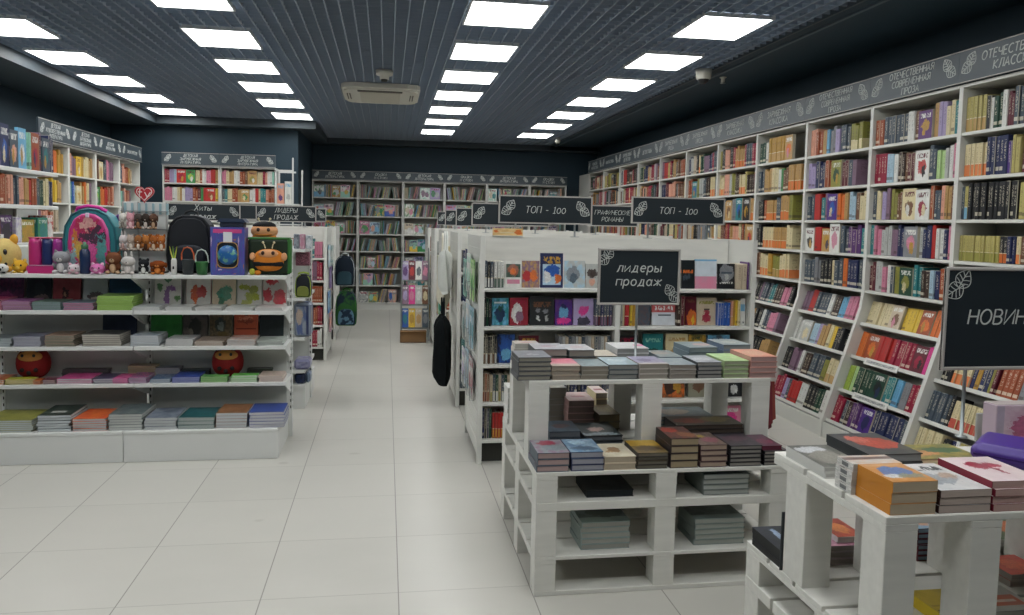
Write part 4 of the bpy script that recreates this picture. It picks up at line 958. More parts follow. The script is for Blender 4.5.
def stack(x, y, z, w, d, specs, where, t=.02, hard=True, pg='c4bca8', face='front', jit=.003, first=None, rot=0., bare=False, name=None, grp=None, hasflap=False):
    """specs: (cover material, spine colour, colour words, how many) from the bottom up; spine on the left; page edges face the front"""
    n = sum(s[3] for s in specs); zz = z; k = 0
    names = ['lowest', 'second up', 'third up', 'fourth up', 'fifth up', 'sixth up', 'seventh up']
    for mat, sc, wd, m in specs:
        for _ in range(m):
            k += 1
            pos = 'alone' if n == 1 else 'topmost' if k == n else names[k - 1]
            nm = name or ('hardcover_book' if hard else 'paperback_book')
            M = T(x + R.uniform(-jit, jit), y + R.uniform(-jit, jit), zz) @ T(w / 2, d / 2, 0) @ RZ(rot + R.uniform(-.012, .012)) @ T(-w / 2, -d / 2, 0)
            o = thing(nm, '%s, %s, %s' % (wd, pos, where), 'book', M, grp)
            tb = .0028 if hard else .001; oh = .003 if hard else 0.
            b = B(); b.box(0, w, 0, d, 0, tb, 0).box(0, w, 0, d, t - tb, t, 1, 0, {'-y': 0, '-x': 0, '+x': 0, '+y': 0}).box(0, tb, 0, d, tb, t - tb, 0)
            b.build('cover', [sc if not isinstance(sc, str) else plain('board_' + sc, sc, .45), mat], o)
            B().box(tb, w - oh, oh, d - oh, tb, t - tb).build('page_block', pages(pg), o)
            zz += t * 1.0 + .0004
    return zz
def art(c, *mk, title=None, second=None, sc=5.): return cover(c, tuple(mk), title, second, .3, sc)
FL = 'lower pallet stage front'
ZL = .5665
Y = 3.155
def wq(a, b_, Yq=Y, py=470): return wx(a, Yq, py), wx(b_, Yq, py)
def st(a, b_, Yq, z, d, specs, where, **k):
    x0, x1 = wx(a, Yq, 470), wx(b_, Yq, 470); return stack(x0, Yq, z, x1 - x0, d, specs, where, **k)
g = 'stacked books on the pallet display'
st(537, 569, Y, ZL, .2, [(art('8a9094', ('e', .5, .7, .3, .2, 'crimson'), ('e', .6, .4, .4, .2, '7a8488'), second='mauve'), 'slate', 'slate book with a crimson blotch', 3)], FL + ', far left', t=.0285, pg='b8a09c', grp=g)
st(571, 603.5, Y, ZL, .2, [(art('5a7c98', ('e', .5, .3, .4, .16, '40566a'), ('e', .4, .75, .3, .14, 'pale_blue'), second='8aa0b0'), 'navy', 'misty blue book', 3)], FL, t=.0285, pg='a4a4ac', grp=g)
st(604.5, 636, Y, ZL, .198, [(art('c8bea4', ('e', .5, .55, .2, .2, '8a6a48'), ('e', .3, .4, .12, .1, 'b09068'), second='d0c8b4'), 'beige', 'cream book with a brown sketch', 2)], FL, t=.03, pg='b8ac98', grp=g)
st(637.5, 668, Y, ZL, .195, [(art('6a5434', ('r', 0, 1, .55, 1, 'b89430'), ('e', .5, .35, .4, .2, '50402c'), second='7a6840'), '3a3430', 'dark brown book with a gold upper half', 4)], FL, t=.0185, pg='7c786c', grp=g)
st(670, 698, Y, ZL, .195, [(art('4a3a38', ('e', .3, .7, .3, .2, 'a03c30'), ('e', .7, .3, .3, .2, '8c5a40'), second='6a3a34'), '2e2628', 'thick black book with red and rust art', 4)], FL, t=.034, pg='a8987c', grp=g)
st(700, 727, Y, ZL, .2, [(art('5c4c48', ('e', .3, .7, .3, .1, 'b09a40'), ('e', .6, .4, .3, .2, '8c5460'), second='7c6a60'), '4a3438', 'dark book with yellow and pink streaks', 4)], FL, t=.0255, pg='b09c8c', grp=g)
st(729.5, 761, Y, ZL, .195, [(art('38363c', ('e', .5, .6, .4, .2, '5c4450'), second='4a4048'), 'black', 'black-edged book with a dim plum cover', 5)], FL + ', second from right', t=.019, pg='9a9690', grp=g)
st(764, 788, Y, ZL, .2, [(art('38363c', second='4a4048'), 'black', 'black-edged book', 4)], FL + ', far right', t=.0165, pg='a8a49c', grp=g)
o = stack(wx(762, Y, 470), Y + .01, ZL + .0685, .1, .185, [(art('5c3448', ('e', .5, .4, .4, .2, '7c3c54'), second='4a3040'), 'maroon', 'plum book sitting askew', 1)], 'on the far right black-edged stack', t=.02, pg='7c4454', grp=g)
# behind the front row on the lower stage
BK = 'lower pallet stage second row'
st(549, 580, 3.47, ZL, .2, [(art('50606e', ('e', .5, .5, .3, .2, '6a4a4c'), second='3c4c5c'), '3a4450', 'blue-grey book', 3)], BK + ' at left', t=.03, pg='70747a', grp=g)
st(584, 622, 3.42, ZL, .24, [(art('2c3436', ('e', .45, .5, .22, .16, 'c8a8a0'), ('e', .45, .15, .5, .1, 'a4b4bc'), second='344042'), 'black', 'dark book with a pale blossom', 3)], BK + ', centre', t=.026, pg='606468', grp=g)
st(548, 564, 3.86, ZL, .2, [(art('c8c8bc', second='d4d4c8'), 'grey', 'white-topped book', 7)], 'tall stack at the back left of the lower pallet stage', t=.031, pg='98948c', grp=g, hard=False)
st(567, 593, 3.76, ZL, .2, [(art('d8bcb8', ('e', .5, .5, .3, .1, 'c48c90'), second='dcc8c4'), 'c09c98', 'pale pink book', 5)], 'stack beside the tall white-topped one', t=.034, pg='a08c88', grp=g)
st(594, 606, 3.92, ZL + .001, .18, [(art('dccac4', ('r', .2, .9, .4, .6, 'crimson'), second='e0d4cc'), 'cream', 'whitish book with a crimson title', 5)], 'short stack behind the pale pink one', t=.034, pg='a8a094', grp=g)
st(597, 618, 3.68, ZL, .2, [(art('6a5e44', ('e', .5, .5, .3, .3, '8c7c54'), second='7a6c50'), '5a5040', 'olive-brown book', 3)], 'between the middle posts of the lower pallet stage', t=.038, pg='7c7058', grp=g)
st(658, 712, 3.66, ZL, .2, [(art('788c94', ('e', .4, .5, .3, .3, 'a09488'), second='5c7078'), '4a6068', 'blue-grey striped book', 5)], 'slanting pile at right on the lower pallet stage', t=.02, pg='90948c', grp=g)
st(676, 742, 3.40, ZL, .17, [(art('46403a', ('e', .3, .5, .25, .3, '7c3a30'), ('e', .7, .6, .22, .3, '7a6c40'), second='3c3836'), '2a2624', 'wide dark book with gold and red art', 6)], 'lower pallet stage second row, right', t=.021, pg='5a5048', grp=g)
stack(.671, 3.96, ZL, .11, .14, [(art('d8d8d2'), 'dcdcd6', 'small white book', 7)], 'back left corner of the lower pallet stage', t=.028, pg='c0c0ba', grp=g, hard=False)
# middle shelf of the lower stage and the deck near the floor
st(587, 634, 3.19, .4285, .2, [(art('22282a', ('e', .6, .5, .2, .2, '3a4446'), second='1a1e20'), '15181a', 'black album', 1)], 'on the middle pallet board, left opening', t=.032, pg='2c3032', grp=g)
st(704, 750, 3.17, .4285, .22, [(art('5c6a68', ('e', .4, .5, .4, .3, '5c6a66'), second='3e4a4a'), '707874', 'grey-green album', 4)], 'middle pallet board, right opening', t=.024, pg='b0b4ae', grp=g)
st(583, 632, 3.2, .1815, .2, [(art('60706e', ('r', 0, 1, 0, .3, '8ca09c'), ('e', .6, .6, .4, .3, '384644'), second='465654'), '8a9894', 'pale grey-green album', 5)], 'lowest pallet deck, left opening', t=.025, pg='a8a8a0', grp=g)
st(697, 747, 3.19, .1815, .2, [(art('5a6866', ('r', 0, 1, 0, .25, '7a8a86'), second='3c4846'), '7c8884', 'sage album', 5)], 'lowest pallet deck, right opening', t=.025, pg='a8aca4', grp=g)
# upper stage
UP_ = 'upper pallet stage front'
ZU = .9325; Y = 3.375
def su(a, b_, d, specs, where, Yq=Y, z=ZU, **k):
    x0, x1 = wx(a, Yq, 372), wx(b_, Yq, 372); return stack(x0, Yq, z, x1 - x0, d, specs, where, grp=g, **k)
su(518, 551, .19, [(art('74787e', ('e', .5, .45, .2, .1, 'a8a8ac'), second='62666c'), '4c4e52', 'grey cloth book', 5)], UP_ + ', far left', t=.0215, pg='989488')
su(552.5, 580.5, .19, [(art('c86478', ('r', 0, 1, 0, .3, 'a89888'), second='d07888'), 'a89c8c', 'tan book with a rose cover', 3)], UP_, t=.0225, pg='a0968a')
su(581.5, 608.5, .19, [(art('76888c', second='647478'), '98948a', 'tan book with a grey-teal cover', 3)], UP_, t=.0215, pg='989084')
su(609, 638.5, .2, [(art('94aab4', ('e', .5, .6, .3, .16, 'b8c8cc'), second='84989f'), '4c5458', 'pale blue book', 3)], UP_, t=.0235, pg='9a9a96')
su(639.5, 668.5, .2, [(art('8a80a0', ('e', .4, .5, .24, .2, '6c5c84'), ('r', 0, 1, 0, .16, 'c4bcb4'), second='a09cb0'), 'b8b0a8', 'tan book with a violet cover', 3)], UP_ + ' beside the sign post', t=.0245, pg='a09a90')
su(669.5, 696, .19, [(art('8c989e', second='a0a8a8'), '9a948c', 'grey-blue topped book', 3)], UP_, t=.0225, pg='968e86')
su(697.5, 722, .19, [(art('a8acb0', ('e', .5, .5, .4, .2, 'c4c6c8'), second='90969c'), '3c4044', 'dark-edged book with a pale grey cover', 4)], UP_, t=.0195, pg='a09e9a')
su(723.5, 748.5, .21, [(art('a8c888', ('e', .6, .4, .2, .12, 'c8dcac'), second='b4d09a'), '9cb080', 'light green book', 4)], UP_, t=.021, pg='a8ac94')
su(750, 776.5, .22, [(art('d89c84', ('e', .5, .5, .4, .3, 'e0ac94'), second='d48c78'), 'b88880', 'peach-pink book', 4)], UP_ + ', far right', t=.026, pg='b09490')
UB = 'upper pallet stage back'
su(535, 567, .19, [(art('9a9a9e', ('e', .5, .5, .3, .1, 'a88890'), second='aeb0b2'), '5c5e60', 'thick grey book', 3)], UB + ', left', Yq=3.6, t=.036, pg='98948c')
su(568, 594, .19, [(art('9ea0a4', ('e', .5, .5, .3, .2, 'b8a4a4'), second='b4b4b4'), '54585a', 'thick ash-grey book', 3)], UB, Yq=3.6, t=.034, pg='968f86')
su(595, 617, .18, [(art('b8ac98', second='c4bca8'), '6c685c', 'low beige book', 3)], UB, Yq=3.6, t=.024, pg='a09884')
su(616, 648, .2, [(art('c8c8c8', ('r', .7, 1, .4, .6, 'hot_pink'), second='d4d2d0'), 'b4b6b6', 'white book', 4)], UB + ' behind the sign post', Yq=3.64, t=.0255, pg='a4a6a4')
su(660, 683, .2, [(art('8a9494', ('e', .4, .6, .4, .2, 'a49c90'), second='74807f'), '7c8890', 'green-grey album', 3)], UB, Yq=3.56, t=.024, pg='9aa0a0')
su(687, 716, .19, [(art('8c9a9c', ('e', .7, .5, .3, .2, 'c4a89c'), second='7a8a8c'), '6c7c84', 'blue-grey album tilted sideways', 4)], UB, Yq=3.65, t=.026, pg='8c9898', rot=.05)
su(722, 750, .19, [(art('98a2a2', ('e', .5, .5, .3, .2, 'b8bcb4'), second='848e90'), '68788c', 'ash-blue album', 4)], UB + ', right', Yq=3.68, t=.028, pg='949c9c', rot=.03)
stack(.672, 3.797, ZU, .13, .1, [(art('a8a29a', ('e', .5, .5, .3, .2, 'c49c98'), second='b4b0a8'), 'c8c6be', 'pale book', 4)], 'back left corner of the upper pallet stage', t=.026, pg='b4b2aa', grp=g, hard=False)
t = thing('bookmark_bunch', 'bunch of dark red bookmarks hanging from the right end of the pallet display', 'bookmarks', T(1.893, 3.42, .90))
for j, (c, dx, dy, L) in enumerate((('7a2c34', 0, 0, .21), ('5c2028', .012, .03, .24), ('8c4038', .022, .012, .19), ('2c2426', .004, .05, .2))):
    B().prism([(dx, 0), (dx + .025, 0), (dx + .04, -L), (dx + .012, -L - .015)], dy, dy + .004, 'y').build('bookmark', plain('ribbon_' + c, c, .7), t)
B().tube([(-.02, .02, .012), (.01, .02, .012), (.02, .02, 0)], .003, 6).build('hook', STEEL, t)
# chalkboard on a post in the middle of the display
def stand_board(label, x0, x1, z0, z1, Y, lines, size, zbase, xp, tilt=0., ems=(), gap=1.1, lx=0., sx=1.15, br=.02):
    t = thing('chalkboard_sign', label, 'sign', T((x0 + x1) / 2, Y, zbase)); w = x1 - x0; h = z1 - z0
    p = bpy.data.objects.new('sign_face', None)
    MT = T(0, 0, z0 - zbase) @ RX(tilt)
    o = B().box(-w / 2, w / 2, 0, .006, 0, h).build('board', CHALK, t, MT)
    bpy.data.objects.remove(p)
    e = .012; f = B()
    f.box(-w / 2, w / 2, -.006, .012, h - e, h, 0, .003).box(-w / 2, w / 2, -.006, .012, 0, e, 0, .003).box(-w / 2, -w / 2 + e, -.0055, .0115, e * .6, h - e * .6, 0, .003).box(w / 2 - e, w / 2, -.0055, .0115, e * .6, h - e * .6, 0, .003)
    f.build('frame', SIGN_EDGE, t, MT)
    lettering(lines, o, lx, h * .52, size, CHALK_LINE, -.0012, gap=gap, sx=sx)
    for ex, ez, es, fl in ems: emblem(o, ex * w, ez * h, es, CHALK_LINE, fl, -.0005, .0025)
    B().tube([(xp, .018, 0), (xp, .018, z0 - zbase + .12)], .0065, 10).build('post', STEEL, t)
    B().lathe([(br, 0), (br, .006), (.008, .01)], (xp, .018, 0), 18).build('base', STEEL, t)
    B().box(xp - .02, xp + .02, .008, .026, z0 - zbase + .02, z0 - zbase + .1).build('clip', STEEL, t)
    return t
YS = 3.588
stand_board('chalkboard on a post reading лидеры продаж above the pallet display', wx(598, YS, 276), wx(680, YS, 276), wz(638, 305, YS), wz(638, 248.5, YS), YS, ['лидеры', 'продаж'], .07, .9325, wx(637, YS, 340) - (wx(598, YS, 276) + wx(680, YS, 276)) / 2, 0., ((-.41, .82, .1, 1), (.41, .18, .1, -1)))
# ================================================================ the second pallet display, with the new arrivals
NX = 1.30
pallet_stage('white pallet display at the right front, under the chalkboard of new arrivals', NX - .012, NX + 1.2, 1.48, 2.42, 1.70, 2.26, (0, .018, .135, .172, .385, .425, .515, .55), (.885, .925, 3), .095, [(0, .095), (.25, .342), (.52, .612), (.81, .902), (1.117, 1.212)], (.585, .70))
g2 = 'stacked books on the new arrivals display'
NU = 'new arrivals upper stage'
def sn(a, b_, Yq, z, d, specs, where, py=510, **k):
    x0, x1 = wx(a, Yq, py), wx(b_, Yq, py); return stack(x0, Yq, z, x1 - x0, d, specs, where, grp=g2, **k)
Z2 = .9255
ORG = plain('orange_spine_board', 'c07c24', .45)
sn(891.5, 936.5, 1.71, Z2, .145, [(art('c08440', ('e', .5, .55, .36, .26, '5a7cb0'), ('e', .3, .3, .22, .12, 'c8ccd0'), ('e', .66, .3, .3, .12, '8c8c78'), ('r', .1, .9, .84, .96, 'd0a070'), second='c89058'), ORG, 'orange-spined book with a blue dome', 3)], NU + ' front', t=.0295, pg='c4b49c', hard=False)
sn(939, 990, 1.71, Z2, .21, [(art('c4c4c4', ('e', .4, .4, .4, .2, '9aa0a6'), ('e', .7, .5, .2, .1, 'b09a88'), title=(.72, .9, '34383c'), second='d4d2d0'), '3c2420', 'white book with a dark title', 3)], NU + ' front', t=.0205, pg='c4b4aa', hard=False)
sn(993, 1046, 1.71, Z2, .2, [(art('d8c4c6', ('e', .5, .62, .3, .12, '9c2c44'), ('e', .36, .7, .12, .07, '9c2c44'), ('e', .6, .42, .05, .16, '9c2c44'), ('e', .72, .6, .1, .06, 'a83c50'), second='dccccc'), '7a1c30', 'pale pink book with a dark red tree', 4)], NU + ' front', t=.0198, pg='c8a8a0', hard=False)
WSP = cover('d8d6d2', (('r', .3, .7, .2, .8, '5c5e60'),), None, 'light_grey')
stack(NX - .002, 1.862, Z2, .15, .075, [(art('c8c2bc', ('r', 0, 1, .5, .8, '6c5450'), second='d0b49c'), WSP, 'white-spined book', 4)], 'behind the orange-spined stack', t=.0215, pg='d0ccc4', grp=g2, hard=False)
stack(NX - .004, 1.99, Z2, .142, .215, [(art('74746e', ('e', .4, .78, .36, .14, 'c4c6c8'), ('e', .5, .4, .4, .3, '8c8a80'), second='54564f'), 'c8c8c4', 'white-edged album with a grey picture', 2)], 'back left corner of the ' + NU, t=.0175, pg='c4c4c0', grp=g2)
stack(NX + .172, 2.03, Z2, .18, .225, [(art('44484a', second='3a3e40'), '34383a', 'big dark album', 1), (art('3a3e42', ('e', .6, .5, .36, .24, 'b04838'), ('e', .36, .7, .2, .16, 'c86858'), second='50504e'), '2c3032', 'big dark album with red artwork', 1)], 'back of the ' + NU, t=.0275, pg='8e9294', grp=g2)
stack(NX + .372, 2.1, Z2, .25, .15, [(art('7c7a4c', ('e', .3, .4, .3, .2, 'c48c5c'), ('e', .7, .6, .3, .2, '4c6c4c'), second='a09048', sc=9.), 'brown', 'many-coloured catalogue', 1)], 'beside the big dark albums', t=.014, pg='b09c84', grp=g2, hard=False)
stack(NX + .36, 1.94, Z2, .19, .14, [(art('a08060', ('e', .5, .5, .4, .3, 'c8946c'), second='7c7c54', sc=8.), 'tan', 'tan patterned catalogue', 1)], 'behind the white books with a dark title', t=.014, pg='b8a890', grp=g2, hard=False)
# purple padded album on top at the right
t = thing('photo_album', 'padded violet album box lying at the right edge, behind the pale pink books', 'album', T(1.80, 2.02, Z2 + .028) @ RZ(-.88))
PUR = plain('violet_leatherette', '452a86', .35, .5, .1, 40.)
o = B().box(0, .3, 0, .22, 0, .062, 0, .02).build('padded_cover', PUR, t); bv = o.modifiers.new('bevel', 'BEVEL'); bv.width = .006; bv.segments = 3
B().box(.012, .288, -.001, .221, .028, .033).build('edge_seam', plain('dark_violet_seam', '2e1a62', .5), t)
stack(1.83, 1.90, Z2, .2, .14, [(art('c8b8b8', second='b8a8ac'), 'mauve', 'pale mauve album', 1)], 'under the padded violet album', t=.026, pg='bcb0ac', grp=g2)
t = thing('slipcase_set', 'pale pink slipcase with red blossom art standing behind the violet album', 'boxed set', T(wx(997, 2.17, 410), 2.17, Z2))
B().box(0, .3, 0, .06, 0, .165, 0, .003, {'-y': 1}).build('slipcase', [plain('pale_mauve_board', 'b8a6b0', .5), cover('c8a4b4', (('r', 0, .1, 0, 1, 'b4a8b4'), ('e', .36, .55, .16, .26, 'b04c74'), ('e', .6, .7, .2, .14, 'c47c98'), ('e', .3, .25, .1, .1, 'c07090')), None, 'd4bcc4')], t)
B().box(.004, .296, .004, .056, .1645, .1665).build('book_tops', pages('c4b8b4'), t)
# things on the lower stage
NL = 'new arrivals lower stage'; Z3 = .5505
stack(NX - .008, 2.2, Z3, .12, .19, [(art('2a3038', ('e', .5, .5, .12, .4, '8ca0b8'), ('e', .65, .3, .1, .2, 'b8c4d0'), ('e', .4, .15, .2, .1, 'c46a6c'), second='1c2228'), '16181a', 'black book with a blue wave', 3)], NL + ' back left', t=.02, pg='504c48', grp=g2)
o = B().box(0, .13, 0, .006, 0, .195, 0, .001).build('magazine_file', plain('dark_grey_card', '33373a', .6)); o.matrix_local = T(NX - .016, 2.186, Z3); tag(o, 'thin dark card folder standing upright beside the black books with a blue wave', 'folder')
stack(NX + .12, 2.2, Z3, .2, .2, [(art('c08ca0', ('r', .1, .9, .4, .6, 'd8b0bc'), second='b07890'), '8c8484', 'dusty pink book', 3)], 'pile at the back left of the ' + NL, t=.022, pg='8c8480', grp=g2)
stack(NX + .205, 2.22, Z3 + .067, .1, .15, [(art('b0503c', ('e', .5, .5, .3, .3, 'd08048'), second='8c3c30'), 'c4c4c0', 'rust-red small book', 1)], 'on the dusty pink pile', t=.02, pg='b8b4ac', grp=g2)
sn(917, 941, 2.2, Z3, .1, [(art('8c9cb0', ('e', .5, .5, .3, .3, 'c8987c'), second='70a0c0'), '5a1c2c', 'blue book with a dark red spine', 6)], NL + ' by middle post', t=.0185, pg='8ca0b0', py=550)
stack(NX + .262, 1.804, Z3, .115, .15, [(art('d0b428', ('r', .08, .6, .12, .24, '2a2620'), ('r', .08, .9, .36, .42, 'b89a20')), 'd0b428', 'yellow book with black lettering', 2)], NL + ' front', t=.018, pg='c8b890', grp=g2, hard=False)
stack(NX + .42, 1.804, Z3, .15, .14, [(art('b0b0aa', ('r', .2, .9, .2, .62, 'c05c38'), ('r', .3, .8, .34, .44, 'd8c0b0')), '8c8c88', 'grey book with an orange label', 2)], NL + ' front', t=.02, pg='bcb8b0', grp=g2)
stack(NX + .76, 2.192, Z3, .22, .22, [(art('4c6044', ('e', .5, .5, .34, .24, 'c07050'), ('e', .3, .7, .16, .14, 'a44038'), second='3c5440'), 'c8c8c4', 'green album with red flowers', 3)], 'right rear of the ' + NL, t=.022, pg='c0c0ba', grp=g2)
stack(NX + .66, 2.0, Z3, .135, .13, [(art('b84438', ('e', .5, .5, .3, .3, 'd06848'), second='c85040'), 'b8b0a8', 'bright red album', 2)], 'in front of the green albums with red flowers', t=.02, pg='b8aca4', grp=g2)
b = B()
YN = 2.34
stand_board('largest chalkboard reading НОВИНКИ at the right edge', wx(943.5, YN, 316), wx(943.5, YN, 316) + .52, wz(960, 370, YN), wz(960, 267, YN), YN, ['НОВИНКИ'], .072, Z2, -.145, 0., ((-.40, .8, .12, 1), (.40, .2, .12, -1)), sx=1.12)
o = B().box(0, .04, 0, .012, 0, .1, 0, .003).build('price_tag', plain('clear_grey_plastic', 'a8a8a4', .25)); o.matrix_local = T(wx(978, YN, 385) - .02, YN - .03, Z2); tag(o, 'small pale plastic tag standing by the post of the НОВИНКИ board', 'tag')
# ================================================================ left-hand metal gondola
t = thing('metal_gondola', 'long white metal gondola shelf at left, stacked with notebooks and topped with toys', 'shelf unit', T(-.735, 5.23, 0))
BXS = [-2.03, -1.017, 0]
LS = [(1.262, 'top'), (1.008, 'second'), (.755, 'third'), (.49, 'fourth')]
for i in range(2):
    a, b_ = BXS[i] + .002, BXS[i + 1] - .002
    B().box(a, b_, 0, .012, .0, .19, 0, .002).build('kick_panel', WHITE_METAL, t)
    B().box(a, b_, -.004, .55, .19, .214, 0, .003).build('base_shelf', WHITE_METAL, t)
    B().box(a + .01, b_ - .01, .545, .555, .2, 1.24).build('back_panel', plain('grey_white_panel', 'c0c2be', .5), t)
    for z, _n in LS:
        s = B().box(a + (.0), b_ + (.028 if i == 1 else 0), .23, .545, z - .028, z, 0, .003).build('shelf', WHITE_METAL, t)
        for xx in (a + .004, b_ - .012 + (.028 if i == 1 else 0)): B().prism([(.24, z - .03), (.55, z - .03), (.55, z - .13), (.5, z - .13)], xx, xx + .006, 'x').build('bracket', WHITE_METAL, s)
B().box(-.012, 0, .012, .56, 0, .19, 0, .002).build('end_kick_panel', WHITE_METAL, t)
for x in BXS:
    u = B().box(x - .012 + .02, x + .012 + .02, .535, .575, .0, 1.52, 0, .002).build('upright', WHITE_METAL, t)
    hb = B(); z = .22
    while z < 1.5: hb.box(x - .004 + .02, x + .004 + .02, .5335, .536, z, z + .022); hb.box(x + .0315, x + .0325, .552, .56, z, z + .022); z += .05
    hb.build('slot_holes', DARK, u)
GB = .50
GD = 5.23
def gx(px, Yq, py=380): return wx(px, Yq, py)
# --- notebooks: piles seen edge-on
def pile(a, b_, lvl, n, t_, top, word, pg='c8c8c0', Yq=None, d=.22, mid=None, rot=0., nm='notebook', second=None, dark=None):
    """lvl 0..3 = shelves from the top, 4 = base"""
    z = LS[lvl][0] if lvl < 4 else .214
    Yq = Yq or (5.475 if lvl < 4 else 5.26)
    x0, x1 = gx(a, Yq), gx(b_, Yq)
    where = '%s shelf of the left gondola' % (LS[lvl][1]) if lvl < 4 else 'base shelf of the left gondola'
    names = ['lowest', 'second up', 'third up', 'fourth up', 'fifth up', 'sixth up', 'seventh up', 'eighth up']
    zz = z + .0008
    if n * t_ > .16: t_ = .16 / n
    for k in range(n):
        w = x1 - x0
        M = T(x0 + R.uniform(-.004, .004), Yq + R.uniform(-.004, .004), zz) @ T(w / 2, d / 2, 0) @ RZ(rot + R.uniform(-.03, .03)) @ T(-w / 2, -d / 2, 0)
        o = thing(nm, '%s, %s, %s' % (word, 'topmost' if k == n - 1 else names[k], where), 'notebook', M, 'notebooks on the left gondola')
        top_m = top if (k == n - 1 or mid is None) else mid
        c = B(); c.box(0, w, 0, d, t_ - .0012, t_, 0).box(0, w, 0, d, 0, .0012, 0).box(0, .0012, 0, d, .0012, t_ - .0012, 0); c.build('cover', top_m, o)
        B().box(.0012, w - .001, .001, d - .001, .0012, t_ - .0012).build('page_block', pages(pg), o)
        zz += t_ + .0004
    return zz
def flat(c, c2=None, sc=5., *mk): return cover(c, tuple(mk), None, c2, .3, sc)
# base shelf
pile(-20, 31, 4, 6, .013, flat('olive', '7a7c3c'), 'olive-covered notebook', 'c4cacc', d=.3)
pile(36, 69, 4, 6, .018, flat('23302c', None, 5., ('r', .25, .7, .25, .4, 'light_grey')), 'dark green-black notebook with white lettering', 'c6ccce', d=.3)
pile(72, 105.5, 4, 5, .016, flat('d06830', 'c8502c', 4.), 'orange notebook', 'b8bcbc', d=.28)
pile(108, 141.5, 4, 6, .018, flat('4c585c', '66706e', 4.), 'slate-topped workbook', 'c2c4c0', d=.3)
pile(144, 176, 4, 4, .02, flat('5a6472', '7c8490', 4.), 'blue-grey workbook', 'c4c8c8', d=.28)
pile(178, 214.5, 4, 3, .026, flat('1e5054', '286064', 4.), 'dark teal album', 'a4aca8', d=.28)
pile(216, 247, 4, 5, .021, flat('7c5434', '8c6040', 4.), 'brown-topped workbook', 'c8ccce', d=.26)
pile(249, 284, 4, 5, .021, flat('2c3f80', '34488c', 4.), 'royal blue notebook', 'c4c4c8', d=.26)
# fourth shelf
pile(-16, 4, 3, 3, .011, flat('d07840', 'c85c38'), 'orange-red sketchbook', 'c8b8a8', d=.2)
pile(5, 33, 3, 4, .009, flat('c4b834', 'a8b838', 3.), 'yellow-green sketchbook', 'd0bca0', d=.082)
pile(33.5, 40.5, 3, 3, .009, flat('c8642c'), 'narrow orange pad', 'c8a080', d=.082)
pile(43, 55, 3, 3, .01, flat('583848', '8c3c50'), 'plum pad', 'b8a8a4', d=.082)
pile(57, 92, 3, 3, .012, flat('c84888', 'd05c98', 3.), 'bright pink sketchbook', 'ccc8cc', d=.22)
pile(93, 117, 3, 3, .011, flat('46405c', '5c5470', 6.), 'indigo sketchbook', 'c0bcc4', d=.2)
pile(113, 128, 3, 3, .012, flat('d0488c', 'c86c98', 6.), 'hot pink pad', 'cc8cac', d=.17, Yq=5.47)
pile(129, 147, 3, 4, .01, flat('5c4c74', 'c85c90', 8.), 'violet and pink pad', 'b8a8b8', d=.2)
pile(150, 170, 3, 2, .014, flat('38587c', '7c8ca0', 6.), 'denim blue pad', 'a8b0b8', d=.18)
pile(172, 199, 3, 3, .013, flat('34489c', '3c54a4', 4.), 'ultramarine sketchbook', '9094b8', d=.2)
pile(201, 227, 3, 3, .014, flat('3c7c44', '78c064', 3.), 'green striped sketchbook', '9cc088', d=.082)
pile(231, 257, 3, 3, .016, flat('62b84c', '6cc054', 3.), 'bright green sketchbook', 'c0d0b8', d=.082)
pile(259, 283, 3, 3, .014, flat('b8a498', 'c4b0a4', 3.), 'dusty beige sketchbook', 'ccc0b8', d=.18)
pile(128, 156, 3, 5, .017, flat('b09c80', 'a89478'), 'tan small notebook', 'b4a488', d=.1, Yq=5.66)
pile(155, 180, 3, 5, .014, flat('8c8c94', '9c9ca4'), 'grey small notebook', 'a8a4a8', d=.1, Yq=5.66)
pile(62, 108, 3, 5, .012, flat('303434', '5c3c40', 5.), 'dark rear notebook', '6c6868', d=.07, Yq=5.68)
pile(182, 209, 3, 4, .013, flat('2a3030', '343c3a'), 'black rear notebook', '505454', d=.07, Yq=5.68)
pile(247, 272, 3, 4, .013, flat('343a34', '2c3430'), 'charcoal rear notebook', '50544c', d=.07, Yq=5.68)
# third shelf
pile(-14, 12, 2, 5, .011, flat('788084', '8c9496'), 'ash-grey exercise book', 'b0b8ba')
pile(14, 41, 2, 7, .0095, flat('6c7488', '9c94ac', 5.), 'lilac-grey exercise book', 'b4b4bc')
pile(46, 75, 2, 7, .0105, flat('8c7464', 'b0907c', 4.), 'brown-pink exercise book', '8c8c80')
pile(83, 121, 2, 6, .0135, flat('4c4c48', '6c6a60', 4.), 'dark glossy magazine', 'c4beb4', nm='magazine')
pile(131, 159, 2, 6, .012, flat('b8bcc0', '8c98a8', 4.), 'white exercise book', 'c8ccce')
pile(166, 193, 2, 5, .009, flat('c0c0c0', 'a8a8a8', 4.), 'plain white exercise book', 'ccccca')
pile(195, 223.5, 2, 4, .0085, flat('a09084', '887468', 4.), 'sepia exercise book', 'c4bcb0')
pile(227, 255, 2, 5, .0085, flat('c8c4c0', 'd0a894', 4.), 'ivory exercise book', 'ced0ce')
pile(257, 283, 2, 4, .0085, flat('a0a8a0', 'b4bab4', 4.), 'grey-green exercise book', 'c4c8c4')
